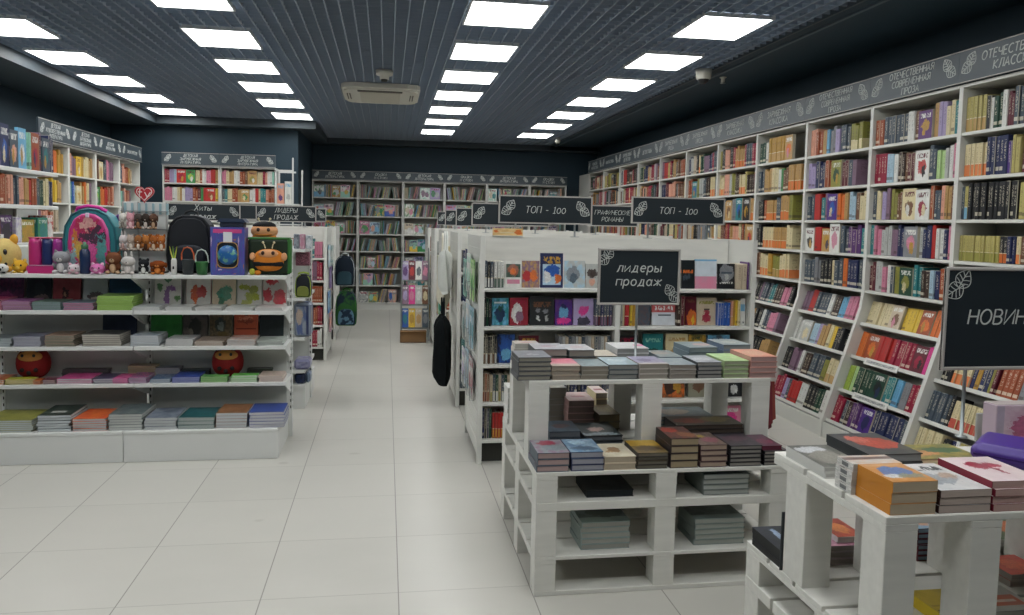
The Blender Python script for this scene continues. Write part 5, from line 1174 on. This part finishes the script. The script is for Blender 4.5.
# second shelf
pile(-14, 3, 1, 6, .012, flat('a8385c', 'c04470'), 'cherry pink diary', 'c09098')
pile(4, 32, 1, 5, .012, flat('a05c98', '9c6ca0', 4.), 'magenta diary', 'b090a0')
pile(34, 62, 1, 5, .011, flat('5c7c6c', '68887c', 4.), 'sage diary', '909ca0')
pile(64.5, 94, 1, 4, .013, flat('607c80', '6c7088', 4.), 'teal-grey diary', 'b8849c', second=None)
pile(98, 133.5, 1, 6, .0165, flat('7ca04c', '88a858', 3.), 'apple green diary', '9cbc68')
pile(132, 160, 1, 3, .008, flat('c4c8c8', 'b8bcc0', 3.), 'white leaflet', 'd0d0cc')
pile(166, 192, 1, 3, .007, flat('c8cac8', 'bcbcb8', 3.), 'pale leaflet', 'd0d0cc')
pile(196, 222, 1, 3, .007, flat('ccccc8', 'c0c0bc', 3.), 'cream-white leaflet', 'd0d0cc')
pile(226, 253, 1, 3, .007, flat('c8ccc8', 'bcc0bc', 3.), 'cool white leaflet', 'd0d0cc')
pile(256, 283, 1, 3, .007, flat('ccc8c4', 'c0bcb8', 3.), 'warm white leaflet', 'd0d0cc')
# books and cards standing at the back
def stood(a, b_, lvl, h, mat, label, name='album', cat='album', Yq=5.70, th=.012, grp=None):
    x0, x1 = gx(a, Yq), gx(b_, Yq)
    h = min(h, .212); o = B().box(0, x1 - x0, 0, th, 0, h, 0, .002).build(name, [mat]); o.matrix_local = T(x0, Yq, LS[lvl][0] + .004) @ RX(-.1); return tag(o, label, cat, grp)
stood(1, 25, 1, .215, flat('5c2c4c', '3c2440', 8., ('e', .3, .3, .3, .2, '8c3c6c')), 'dark purple patterned album standing at the back of the second shelf')
stood(28, 53, 1, .22, flat('1e2224', None, 5., ('e', .6, .25, .3, .14, '6c5c58'), ('e', .5, .6, .2, .2, '2c3032')), 'black album with a faint horse-like shape, second shelf')
stood(54, 82, 1, .225, flat('8c3c40', '98484a', 4., ('e', .45, .42, .13, .22, '3a2224'), ('e', .45, .4, .07, .12, 'a88468')), 'brick red album with a dark oval, second shelf')
stood(84, 109, 1, .225, flat('b4b8b8', None, 4., ('e', .5, .34, .3, .14, '4c3438'), ('e', .5, .2, .24, .1, 'c4a8a0')), 'white album with dark hair at its foot, second shelf')
o = stood(110, 142, 1, .21, flat('1e3c5c', '244868', 3.), 'navy zip folder standing behind the apple green diaries', 'zip_folder', 'folder', th=.03)
CARDB = ('bcbab2', 'c4c2ba')
vg = [(155, 182, (('e', .46, .32, .12, .3, '7c4c8c'), ('e', .62, .62, .2, .1, '7c4c8c'), ('e', .2, .66, .1, .12, '4c7c4c'), ('e', .84, .3, .1, .12, '4c7c3c'), ('e', .5, .92, .14, .08, '3c6c4c')), 'white cover with a purple vegetable and green sprigs'),
      (186.5, 211.5, (('e', .36, .46, .17, .3, 'c85428'), ('e', .62, .5, .2, .2, 'b83030'), ('e', .36, .12, .06, .16, 'd07038')), 'white cover with an orange carrot and red tomato'),
      (212.5, 236.5, (('e', .5, .42, .3, .24, '3c8c74'), ('e', .6, .6, .2, .14, '4c9c84'), ('e', .4, .2, .16, .14, '34785c')), 'cream cover with a green jar'),
      (237.5, 262, (('e', .3, .68, .2, .12, 'a0a83c'), ('e', .66, .6, .2, .14, '98a038'), ('e', .6, .34, .3, .14, 'a8b044'), ('e', .4, .14, .24, .08, 'b0b450')), 'white cover with yellow-green fruit'),
      (263, 286, (('e', .2, .4, .22, .24, 'b83440'), ('e', .72, .32, .26, .3, 'c03844'), ('e', .4, .88, .26, .1, 'b83038')), 'white cover with red strawberries')]
for a, b_, mk, lb in vg: stood(a, b_, 1, .228, cover('c8b8a0' if 'cream' in lb else 'c4c2bc', mk, None, None, .4), lb + ', second shelf of the left gondola', 'copybook', 'notebook', grp='fruit and vegetable covers on the left gondola')
stood(103, 137, 2, .2, flat('242c40', '2c3448', 3.), 'dark navy folder standing at the back of the third shelf', 'zip_folder', 'folder')
stood(151, 182, 2, .235, flat('2c6c30', '348038', 3.), 'plain green album standing on the third shelf')
stood(183, 208, 2, .225, flat('5c5650', '4c4a46', 5., ('e', .5, .46, .26, .3, '2c2e2c'), ('e', .3, .3, .1, .1, '7c7468')), 'grey album with a dark motif, third shelf')
stood(209.5, 232.5, 2, .225, flat('7c6a50', '4c4838', 9., ('e', .45, .55, .26, .24, '3c4848'), ('e', .5, .5, .14, .14, '8c9c98'), ('e', .6, .2, .24, .1, '6c5c34')), 'brown and gold illustrated album, third shelf')
stood(234, 258, 2, .245, cover('c05c3c', (('e', .5, .68, .28, .08, '8c3c28'), ('e', .5, .76, .3, .06, 'd88868'), ('r', .08, .92, .38, .43, '7c2c20'), ('e', .5, .88, .06, .05, '5c2418')), (.6, .7, '8c3c2c'), None, .4), 'orange-red notebook with a dark band, third shelf')
stood(259.5, 283.5, 2, .23, flat('343a3c', '2c3436', 3.), 'charcoal album standing at the right end of the third shelf')
# round red ladybird bags on the fourth shelf
def round_bag(px, label):
    Yq = 5.64; x = gx(px, Yq); t = thing('ladybird_bag', label, 'children\'s bag', T(x, Yq, LS[3][0] + .003), 'round red bags on the fourth shelf')
    RED = plain('dark_red_plush', '7c1c1c', .7, .2, .15, 30.); FACE = plain('tan_felt', 'b88048', .8, .1)
    B().ball((0, 0, .118), (.112, .075, .112), 0, 24, .85).build('body', RED, t)
    B().ball((0, -.05, .172), (.082, .034, .042), 0, 20).build('face', FACE, t)
    for s in (-1, 1):
        B().ball((s * .038, -.083, .184), (.011, .006, .012), 0, 12).build('eye', BLACKP, t)
        B().ball((s * .045, -.074, .08), (.016, .008, .016), 0, 12).build('spot', plain('black_felt', '241416', .8), t)
        B().tube([(s * .04, -.05, .208), (s * .052, -.078, .22), (s * .066, -.09, .214)], .005, 6).build('antenna', BLACKP, t)
    B().ball((0, -.078, .06), (.016, .008, .016), 0, 12).build('spot', plain('black_felt', '241416', .8), t)
round_bag(34, 'round dark red ladybird bag at the left of the fourth shelf')
round_bag(228, 'round dark red ladybird bag at the right of the fourth shelf')
# ================================================================ toys and bags along the top of the left gondola
ZT = 1.263
def tx(px, Yq=5.55): return wx(px, Yq, 262)
GR = 'toys and bags on top of the left gondola'
def fur(name, c, amt=.22):
    return plain(name, c, .95, .05, amt, 60.)
def plush(label, px, Yq, h, w, cb, cm, kind, z=ZT, name='plush_toy', face=None, eye='161616'):
    """seated plush animal: body, head, muzzle, ears, eyes, paws"""
    t = thing(name, label, 'plush toy', T(tx(px, Yq), Yq, z), GR); m1, m2, me_ = fur('fur_' + cb, cb), fur('fur_' + cm, cm), plain('toy_eye_' + eye, eye, .15, .6)
    r = w / 2; s = h
    if kind == 'ball':
        B().ball((0, 0, s * .47), (r, r * .9, s * .47), 0, 20).build('body', m1, t)
        B().ball((0, -r * .72, s * .4), (r * .34, r * .26, s * .16), 0, 14).build('muzzle', m2, t)
        for q in (-1, 1):
            B().ball((q * r * .42, -r * .74, s * .56), (r * .13, r * .1, s * .09), 0, 12).build('eye', me_, t)
            B().ball((q * r * .62, 0, s * .9), (r * .26, r * .14, s * .16), 0, 12).build('ear', m2, t)
            B().ball((q * r * .5, -r * .55, s * .085), (r * .28, r * .3, s * .08), 0, 12).build('paw', m2, t)
        return t
    B().ball((0, .005, s * .285), (r * .78, r * .7, s * .28), 0, 20).build('body', m1, t)
    B().ball((0, -r * .5, s * .25), (r * .42, r * .26, s * .2), 0, 14).build('belly', m2, t)
    B().ball((0, -.006, s * .66), (r, r * .82, s * .27), 0, 20).build('head', m1, t)
    B().ball((0, -r * .74, s * .59), (r * .36, r * .26, s * .1), 0, 14).build('muzzle', m2, t)
    B().ball((0, -r * .98, s * .62), (r * .1, r * .06, s * .03), 0, 10).build('nose', me_, t)
    for q in (-1, 1):
        B().ball((q * r * .42, -r * .68, s * .7), (r * .17, r * .12, s * .075), 0, 12).build('eye', me_, t)
        e = B()
        if kind == 'cat': e.prism([(q * r * .85, s * .8), (q * r * .25, s * .86), (q * r * .75, s * 1.0)], -.008, .012, 'y')
        elif kind == 'rabbit': e.ball((q * r * .4, 0, s * .98), (r * .22, r * .14, s * .2), 0, 12)
        elif kind == 'dog': e.ball((q * r * .98, 0, s * .62), (r * .2, r * .22, s * .2), 0, 12)
        elif kind == 'owl': e.prism([(q * r * .8, s * .84), (q * r * .3, s * .88), (q * r * .72, s * .99)], -.006, .01, 'y')
        else: e.ball((q * r * .72, 0, s * .88), (r * .3, r * .16, s * .12), 0, 12)
        e.build('ear', m1, t)
        B().ball((q * r * .62, -r * .5, s * .08), (r * .3, r * .42, s * .075), 0, 12).build('paw', m2, t)
        B().ball((q * r * .8, -r * .3, s * .32), (r * .2, r * .24, s * .15), 0, 12).build('arm', m1, t)
    return t
plush('big yellow chick plush at the left edge on top of the left gondola', 4, 5.64, .25, .22, 'c8b070', 'd8a040', 'ball')
plush('small orange-yellow plush beside the big yellow chick', 20, 5.52, .095, .1, 'c89830', 'd8b050', 'ball')
plush('tiny white and black plush in front of the big yellow chick', 2, 5.475, .07, .08, 'c8c8c4', '2a2c2e', 'ball')
plush('grey cat plush with a white muzzle sitting left of the mermaid backpack', 62, 5.52, .165, .115, '8c8c90', 'c8c4c4', 'cat')
plush('white round plush in front of the mermaid backpack', 74.5, 5.485, .072, .09, 'c8bcc0', 'd4a8b4', 'ball')
plush('pink round plush in front of the mermaid backpack', 97.5, 5.485, .076, .1, 'c870a4', 'd8b0c8', 'ball')
plush('brown and cream owl plush right of the mermaid backpack', 114, 5.5, .165, .105, '6c4430', 'b89878', 'owl', eye='2a1410')
# zipped organiser rolls and the pink tray
t = thing('cosmetic_bag', 'upright pink, navy and magenta zip bag left of the grey cat plush', 'bag', T(tx(26, 5.6), 5.6, ZT), GR)
for j, (a, b_, c, c2) in enumerate(((33, 46, 'b42870', 'c83c8c'), (46, 57, '1c2c5c', '24386c'), (57, 69, '9c3088', 'b04ca0'))):
    x0 = tx(a, 5.6) - tx(33, 5.6); x1 = tx(b_, 5.6) - tx(33, 5.6)
    b = B(); b.lathe([(.5 * (x1 - x0), 0), (.52 * (x1 - x0), .06), (.5 * (x1 - x0), .2), (.42 * (x1 - x0), .236)], ((x0 + x1) / 2, .05, 0), 20, 0, 1., .9)
    b.build('pocket', plain('satin_' + c, c, .35, .5, .2, 30.), t)
    B().box(x0 + .006, x1 - .006, .02, .08, .234, .246, 0, .004).build('zip_top', plain('red_satin', 'a02848', .4), t)
t = thing('pencil_tray', 'flat hot pink pencil case lying before the upright zip bag', 'pencil case', T(tx(26, 5.48), 5.48, ZT), GR)
w = tx(53, 5.48) - tx(26, 5.48)
B().prism([(.012, 0), (w - .012, 0), (w, .03), (w - .004, .05), (.004, .05), (0, .03)], 0, .075, 'y').build('body', plain('hot_pink_plastic', 'b42c6c', .35, .5), t)
B().box(.004, w - .004, .002, .073, .048, .056, 0, .003).build('lid', plain('plum_plastic', '6c2850', .35, .5), t)
# mermaid-coloured backpack
Yb = 5.665
mer = thing('backpack', 'large teal and pink mermaid backpack with a pink top handle', 'backpack', T(tx(93.5, Yb), Yb, ZT), GR)
w, h = .365, .455; n = 18
pts = [(-.46, 0), (-.5, .05), (-.5, .5), (-.46, .72), (-.34, .9), (-.16, .98), (0, 1.), (.16, .98), (.34, .9), (.46, .72), (.5, .5), (.5, .05), (.46, 0)]
PP = [(a * w, c * h) for a, c in pts]
o = B().prism(PP, -.06, .1, 'y').build('body', plain('teal_nylon', '2c7c84', .5, .4, .2, 20.), mer); bv = o.modifiers.new('bevel', 'BEVEL'); bv.width = .025; bv.segments = 3; bv.limit_method = 'ANGLE'
N = NT('pink_swirl_print', .45, .4); uvn = N.uv()
fr = cover('c03078', (('e', .48, .8, .3, .13, 'a8244c'), ('e', .5, .82, .17, .085, 'd0a498'), ('e', .2, .45, .12, .28, 'c87830'), ('e', .3, .36, .1, .2, 'c8a848'), ('e', .62, .62, .32, .1, '2c2c38'), ('e', .8, .3, .12, .34, '3c9490'), ('e', .14, .2, .07, .3, '8cbcc0'), ('e', .56, .3, .09, .3, 'd860a0')), None, 'b02c6c', .45, 3., .08)
q = B().prism([(a * .76, c * .9 + .012) for a, c in PP], -.095, -.055, 'y').build('front_pocket', fr, mer); bv = q.modifiers.new('bevel', 'BEVEL'); bv.width = .018; bv.segments = 3; bv.limit_method = 'ANGLE'
PKT = plain('hot_pink_trim', 'c42c8c', .5)
B().tube([(a * .95, -.062, c * .97 + .008) for a, c in PP[1:-1]], .007, 6).build('piping', plain('dark_teal_piping', '235c66', .5), mer)
B().tube([(-.1, -.02, h * .93), (-.09, -.03, h * 1.0), (-.02, -.04, h * 1.04), (.05, -.03, h * 1.02), (.1, -.01, h * .96)], .012, 8).build('top_handle', PKT, mer)
B().tube([(.13, .1, h * .9), (.15, .12, h * .8), (.16, .12, h * .5), (.15, .11, h * .1)], .016, 8).build('shoulder_strap', plain('lilac_strap', '7c50a0', .6), mer)
B().box(-.012, .012, -.105, -.09, h * .86, h * .93, 0, .004).build('zip_pull', plain('pale_lilac', 'c8b8cc', .4), mer)
t = thing('water_bottle', 'dark teal sports bottle standing against the mermaid backpack', 'bottle', T(tx(85, 5.49), 5.49, ZT), GR)
B().lathe([(.03, 0), (.034, .008), (.034, .15), (.026, .168), (.02, .175)], n=20).build('body', plain('dark_teal_plastic', '1c2c4c', .25, .5), t)
B().lathe([(.022, .172), (.024, .2), (.012, .206), (.01, .222)], n=16).build('cap', plain('green_plastic', '3c6c4c', .3, .5), t)
# plush display rack with clip strip
rk = thing('plush_display', 'white clip display rack with a red heart crest, hung with small plush toys', 'display rack', T(tx(119.5, 5.62), 5.62, ZT), GR)
rw = tx(166, 5.62) - tx(119.5, 5.62)
B().box(0, rw, .06, .072, .0, .51, 0, .003).build('back_panel', plain('white_card_panel', 'c8cac8', .5), rk)
B().box(0, rw, -.06, .07, 0, .012, 0, .003).build('base', BLACKP, rk)
for xx in (.004, .11, rw - .012): B().box(xx, xx + .01, .045, .06, .0, .51, 0, .002).build('rib', plain('clear_grey_plastic', 'a8a8a4', .25), rk)
for zz in (.155, .31, .44): B().box(.0, rw, .03, .045, zz, zz + .006).build('hang_rail', STEEL, rk)
b = B()
for j in range(7): b.box(.02 + j * .048, .034 + j * .048, .044, .058, .42, .5)
b.build('clip', plain('pale_blue_clip', '8ca8b0', .4), rk)
hp = []
for j in range(40):
    a = 2 * PI * j / 40; hp.append((16 * math.sin(a) ** 3 / 16, (13 * math.cos(a) - 5 * math.cos(2 * a) - 2 * math.cos(3 * a) - math.cos(4 * a)) / 16))
hw = .066
hs = B().prism([(rw * .5 + p[0] * hw, .57 + p[1] * hw) for p in hp], .05, .066, 'y').build('heart_crest', plain('glossy_red_card', 'a8222c', .3, .5), rk)
B().prism([(rw * .5 + p[0] * hw * .82, .571 + p[1] * hw * .82) for p in hp], .0485, .05, 'y').prism([(rw * .5 + p[0] * hw * .74, .571 + p[1] * hw * .74) for p in hp], .0475, .0495, 'y', 1).build('heart_outline', [plain('white_print', 'd8d4d0', .5), plain('glossy_red_card', 'a8222c', .3, .5)], hs)
lettering(['ty'], hs, rw * .5, .574, .085, plain('white_print', 'd8d4d0', .5), .047, sx=1.25, shear=.05)
TOYS = [(0, 0, 'c8c4bc', '8c847c', 'bear'), (1, 0, 'c49098', 'dcb8bc', 'cat'), (0, 1, 'c8c0c0', 'b89890', 'rabbit'), (1, 1, 'b0a094', 'd8ccc0', 'cat'),
        (2, 0, '4c4440', '8c6448', 'dog'), (3, 0, '3c3430', 'c8bcb4', 'dog'), (4, 0, '5c4438', 'b49478', 'dog'), (2, 1, '8c5c38', 'd8c8b8', 'dog'), (3, 1, 'b0703c', '4c3428', 'bear'), (4, 1, '9c5c30', 'd0b8a0', 'cat'), (5, 1, 'a86434', 'dcc8b4', 'bear')]
TN = ['first', 'second', 'third', 'fourth', 'fifth', 'sixth']
cname = {'c8c4bc': 'white', 'c49098': 'pink', 'c8c0c0': 'pale grey', 'b0a094': 'beige', '4c4440': 'dark grey', '3c3430': 'black', '5c4438': 'dark brown', '8c5c38': 'brown', 'b0703c': 'tan', '9c5c30': 'chestnut', 'a86434': 'ginger'}
for i, r, c, c2, kd in TOYS:
    pt = plush('%s mini plush hanging on the clip rack, %s row' % (cname[c], ['upper', 'lower'][r]), 119.5 + 4.3 + i * 7.6, 5.585, .122, .0545, c, c2, kd, ZT + (.315 - r * .155), 'plush_keychain')
plush('white rabbit plush in front of the clip rack', 128.5, 5.49, .135, .095, 'b8b4b0', 'd0c8c4', 'rabbit')
plush('black and white penguin plush at the foot of the clip rack', 144, 5.5, .115, .07, '26282a', 'd0d0cc', 'bear')
plush('chestnut brown plush with an orange belly at the foot of the clip rack', 158.5, 5.5, .105, .1, '7c4020', 'c87c40', 'dog')
# black backpack, cup, pails
backpack('plain black school backpack standing on the left gondola', tx(192, 5.69), 5.69, ZT + .001, .322, .16, .42, plain('black_nylon', '191c22', .6, .3, .2, 20.), plain('charcoal_nylon', '22262e', .55, .3, .2, 20.), plain('black_webbing', '101214', .7), 0)
t = thing('pen_figure', 'white upright pen holder with green and yellow sprigs before the black backpack', 'pen holder', T(tx(174, 5.48), 5.48, ZT), GR)
B().lathe([(.016, 0), (.02, .01), (.019, .1), (.013, .115)], n=16).build('cup', plain('white_ceramic', 'c8c8c4', .3, .5), t)
for q, (dx, c) in enumerate(((-.03, 'b8b450'), (-.008, '6c9440'), (.02, 'a8b440'))): B().tube([(dx * .15, 0, .1), (dx * .6, 0, .15), (dx, .004, .2)], [.004, .005, .002], 6).build('sprig', plain('sprig_' + c, c, .6), t)
B().lathe([(.006, .04), (.006, .06)], (0, -.018, 0), 8).build('button', BLACKP, t)
def pail(label, px, c, hc, h, r):
    t = thing('pail', label, 'bucket', T(tx(px, 5.5), 5.5, ZT), GR)
    B().lathe([(.0, .004), (r * .82, 0), (r, h), (r * 1.06, h + .003), (r * 1.06, h + .008), (r * .96, h + .006), (r * .8, .012), (0, .012)], n=24).build('body', plain('pail_' + c, c, .4, .5), t)
    B().tube([(-r * 1.03, 0, h), (-r * .98, -.008, h + .05), (-r * .6, -.012, h + .085), (0, -.014, h + .095), (r * .6, -.012, h + .085), (r * .98, -.008, h + .05), (r * 1.03, 0, h)], .005, 8).build('handle', plain('handle_' + hc, hc, .4), t)
pail('grey-black pail with an orange handle before the black backpack', 188, '2c3438', 'b4562c', .1, .041)
pail('green pail with a white handle left of the globe box', 202, '2c6c34', 'a8b4ac', .085, .042)
# boxed globe
t = thing('globe_box', 'purple boxed globe with a round window, next to the bee bags', 'boxed toy', T(tx(210.5, 5.48), 5.48, ZT), GR)
bw, bh = tx(244.5, 5.48) - tx(210.5, 5.48), .34
PB = cover('5c4c9c', (('e', .14, .7, .08, .07, 'c8b0c8'), ('e', .85, .2, .08, .06, 'b07840'), ('e', .12, .1, .07, .05, '3c70a8')), None, '4460a0', .3, 8.)
b = B(); b.box(0, bw, .012, .15, 0, bh, 0).box(0, bw * .2, 0, .012, 0, bh, 0).box(bw * .8, bw, 0, .012, 0, bh, 0).box(bw * .2, bw * .8, 0, .012, 0, bh * .16, 0).box(bw * .2, bw * .8, 0, .012, bh * .68, bh, 0)
b.build('carton', PB, t)
B().box(bw * .2, bw * .8, .008, .0115, bh * .16, bh * .68).build('window_back', plain('dark_box_inside', '1c2430', .5), t)
B().ball((bw * .5, .0, bh * .42), (.07, .03, .07), 0, 24).build('globe', cover('1c4c84', (('e', .5, .5, .3, .3, '2c70a4'),), None, '3c8098', .3, 5.), t)
gm = NT('globe_print', .3, .5); gf = gm.noise(gm.obj(), 18., 3.); gr_ = gm.n('MapRange'); gm.put(gr_.inputs[0], gf); gr_.inputs[1].default_value = .52; gr_.inputs[2].default_value = .56
gm.base(gm.mix(gr_.outputs[0], lin('1f5c98'), lin('5c9484'))); [c for c in t.children if c.name.startswith('globe')][0].data.materials[0] = gm.m
f = B()

f.tube([(bw * .5 + math.copysign(abs(math.cos(2 * PI * a / 28)) ** .5, math.cos(2 * PI * a / 28)) * bw * .31, -.001, bh * .42 + math.copysign(abs(math.sin(2 * PI * a / 28)) ** .5, math.sin(2 * PI * a / 28)) * bh * .27) for a in range(29)], .004, 6)
f.build('window_rim', plain('gold_print', 'b08850', .4), t)
B().box(bw * .08, bw * .92, -.002, 0, bh * .88, bh * .96).build('pink_band', plain('pink_print', 'c04880', .35), t)
B().box(bw * .38, bw * .64, -.004, -.001, bh * .68, bh * .9).build('price_label', plain('white_paper', 'd0d4d8', .6), t)
t = thing('cap_box', 'dark navy flat-topped box on top of the purple globe box', 'box', T(tx(218, 5.54), 5.495, ZT + .3405), GR)
w = tx(246, 5.6) - tx(217, 5.6)
B().box(.02, w - .02, .01, .13, 0, .035, 0, .004).build('base', plain('navy_card', '1c2636', .5), t)
B().prism([(0, .035), (w, .035), (w - .025, .062), (.025, .062)], 0, .14, 'y').build('lid', plain('navy_blue_card', '223046', .45), t)
# bee bags
def bee(label, x, Yq, z, w, h, d, name='bee_bag'):
    t = thing(name, label, 'children\'s bag', T(x, Yq, z), GR)
    GRN = plain('green_fabric_trim', '2c6428', .6); BLK = plain('black_fabric', '17181a', .7, .2, .2, 20.); ORA = plain('orange_fabric', 'c87828', .65, .2, .15, 30.); TAN = plain('peach_fabric', 'd0986c', .7, .2)
    o = B().box(0, w, 0, d, 0, h, 0, .02).build('body', plain('dark_green_print', '1c2c1c', .6, .3, .4, 9.), t); bv = o.modifiers.new('bevel', 'BEVEL'); bv.width = .008; bv.segments = 2
    B().box(w - .03, w + .004, .004, d - .004, .006, h - .006, 0, .01).box(.0, w, .004, d - .004, h - .012, h + .004, 0, .005).build('green_side', GRN, t)
    cx = w * .5
    f = B().ball((cx, .0, h * .40), (w * .36, .035, h * .30), 0, 28, .8).build('bee_body', ORA, t)
    B().box(cx - w * .355, cx + w * .355, -.037, -.01, h * .24, h * .36, 0, .008).build('black_stripe', BLK, t)
    B().ball((cx, -.024, h * .58), (w * .235, .022, h * .115), 0, 24).build('face', TAN, t)
    for q in (-1, 1):
        B().ball((cx + q * w * .12, -.044, h * .60), (.013, .006, .015), 0, 12).build('eye', plain('brown_eye', '3c2418', .3), t)
        B().tube([(cx + q * w * .08, -.004, h * .72), (cx + q * w * .1, -.01, h * .82), (cx + q * w * .13, -.012, h * .87)], .004, 6).ball((cx + q * w * .13, -.012, h * .88), .009, 0, 10).build('antenna', plain('cream_felt', 'c8bc98', .8), t)
        B().ball((cx + q * w * .37, -.02, h * .5), (.022, .012, .03), 0, 12).build('wing', TAN, t)
    B().ball((cx - w * .38, -.02, h * .09), (.022, .014, .024), 0, 12).build('leaf', plain('yellow_green_felt', 'a0a434', .7), t); B().ball((cx - w * .25, -.02, h * .07), (.024, .014, .018), 0, 12).build('foot', ORA, t)
    return t
bee('green-edged square bag with a bee face at the right end of the gondola top', tx(247.5, 5.52), 5.52, ZT, tx(290, 5.52) - tx(247.5, 5.52), .268, .1)
t = thing('bee_bag', 'bee-headed bag peeking over the square bee bag', "children's bag", T(tx(264.5, 5.68), 5.68, ZT), GR)
B().ball((0, .0, .17), (.1, .045, .17), 0, 24, .8).build('body', plain('orange_fabric', 'c87828', .65), t)
B().ball((0, 0, .315), (.098, .055, .062), 0, 24).build('head', plain('peach_fabric', 'd0986c', .7), t)
B().ball((0, .004, .352), (.085, .052, .036), 0, 20).build('hood', plain('black_fabric', '17181a', .7), t)
for q in (-1, 1):
    B().ball((q * .036, -.05, .325), (.013, .008, .015), 0, 12).build('eye', plain('brown_eye', '3c2418', .3), t)
    B().tube([(q * .03, 0, .38), (q * .04, -.004, .4)], .004, 6).ball((q * .042, -.004, .405), .009, 0, 10).build('antenna', plain('cream_felt', 'c8bc98', .8), t)
B().tube([(-.06, -.046, .29), (0, -.062, .284), (.06, -.046, .29)], .004, 6).build('mouth', plain('orange_fabric', 'c87828', .65), t)
# ================================================================ behind the left gondola: its far side and the next metal shelf
rear = thing('metal_gondola', 'white metal gondola seen edge-on behind the left one, with slotted upright', 'shelf unit', T(-.69, 7.06, 0))
for a, b_ in ((-1.0, -.01), (-2.0, -1.01)):
    B().box(a, b_, -.006, .006, .2, 1.42).build('back_panel', plain('grey_white_panel', 'c0c2be', .5), rear)
    for y0, y1 in ((-.45, -.01), (.01, .45)):
        B().box(a, b_, y0, y1, .19, .212).build('base_shelf', WHITE_METAL, rear)
        for z in (.34, .63, .98, 1.41): B().box(a, b_, y0 + .02 if y0 < 0 else y0, y1 if y0 < 0 else y1 - .02, z - .025, z).build('shelf', WHITE_METAL, rear)
    B().box(a, b_, -.44, -.43, 0, .19).build('kick_panel', WHITE_METAL, rear); B().box(a, b_, .43, .44, 0, .19).build('kick_panel', WHITE_METAL, rear); B().box(b_ - .01, b_, -.43, .43, 0, .19).build('end_kick_panel', WHITE_METAL, rear)
for x in (-.005, -1.005): 
    B().box(x - .014, x + .012, -.02, .02, 0, 1.48, 0, .002).build('upright', WHITE_METAL, rear)
    hb = B(); z = .2
    while z < 1.45: hb.box(x - .005, x + .004, -.0215, -.019, z, z + .024); hb.box(x + .0115, x + .0125, -.004, .004, z, z + .024); z += .055
    hb.build('slot_holes', DARK, rear)
RS = 'shelves behind the left gondola'
def fbox(name, label, cat, px0, px1, z, h, Yq, d, mat, c=.006):
    x0, x1 = wx(px0, Yq, 290), wx(px1, Yq, 290); o = B().box(0, x1 - x0, 0, d, 0, h, 0, c).build(name, [mat]); o.matrix_local = T(x0, Yq, z + .001); return tag(o, label, cat)
for j, (a, b_, c, c2, h, z, lb) in enumerate(((293.5, 299, '46525c', '8c949c', .13, 1.41, 'slate gift mug box'), (299.5, 305, 'c0b4b8', 'b07c90', .13, 1.41, 'pale pink gift mug box'), (305.5, 312, '8c949c', 'c8ccd0', .12, 1.41, 'grey gift mug box'))):
    fbox('gift_box', lb + ' on the highest shelf behind the left gondola', 'gift box', a, b_, z, h, 6.68, .08, flat(c, c2, 6., ('e', .5, .5, .3, .3, c2)))
b0 = fbox('hanging_pouch', 'dark red striped pouch hanging under the gift mug boxes', 'pouches', 295.5, 309.5, 1.26, .12, 6.72, .1, flat('4c2430', '8c5c68', 14.))
backpack('small black and yellow-green rucksack on the shelves behind the left gondola', wx(303.5, 6.75, 290), 6.75, .9825, .14, .1, .2, plain('black_nylon', '191c22', .6), plain('olive_green_fabric', '6c7430', .6), plain('lime_piping', '90a838', .5), 0)
fbox('storage_bag', 'navy-edged clear zip bag on a shelf behind the left gondola', 'bag', 294, 311, .63, .3, 6.68, .2, flat('8c949c', '4c5c88', 3., ('r', .72, .9, 0, 1, '1c2a58'), ('r', 0, 1, .9, 1, '2c3458'), ('e', .3, .6, .24, .2, 'b4a090')), .02)
fbox('storage_bag', 'lilac-grey folded bag under the navy-edged clear bag', 'bag', 294, 310, .34, .09, 6.66, .2, flat('7c7c9c', '9c9cb4', 4.), .02)
fbox('storage_bag', 'dark navy upright bag low behind the left gondola', 'bag', 295, 305, .213, .1, 6.66, .2, flat('16202c', '1c2c5c', 3.), .02)
fbox('storage_bag', 'pale blue upright bag beside the dark navy one', 'bag', 305.5, 310.5, .213, .1, 6.68, .15, flat('6c7c94', '8c9cb0', 3.), .02)
# ================================================================ camera and light
sc = bpy.context.scene
w = bpy.data.worlds.new('dim_room_air'); sc.world = w; w.use_nodes = True
w.node_tree.nodes['Background'].inputs[0].default_value = (.55, .65, .75, 1); w.node_tree.nodes['Background'].inputs[1].default_value = .02
cam = bpy.data.cameras.new('camera'); co = bpy.data.objects.new('camera', cam); COL.objects.link(co); sc.camera = co
cam.sensor_width = 36.; cam.lens = CF / 1024 * 36; cam.shift_x = (512 - CPX) / 1024; cam.shift_y = -(307.5 - CPY) / 1024; cam.clip_start = .05; cam.clip_end = 60
m = Matrix((CR, -CD, -_f)).transposed().to_4x4(); m.translation = (0, 0, CH); co.matrix_world = m
sc.view_settings.view_transform = 'Standard'; sc.view_settings.look = 'None'; sc.view_settings.gamma = 1.; sc.view_settings.use_curve_mapping = False
sc.view_settings.exposure = EXPOSURE
sc.cycles.use_denoising = True; sc.cycles.max_bounces = 8; sc.cycles.diffuse_bounces = 5; sc.cycles.glossy_bounces = 3; sc.cycles.sample_clamp_indirect = 6.
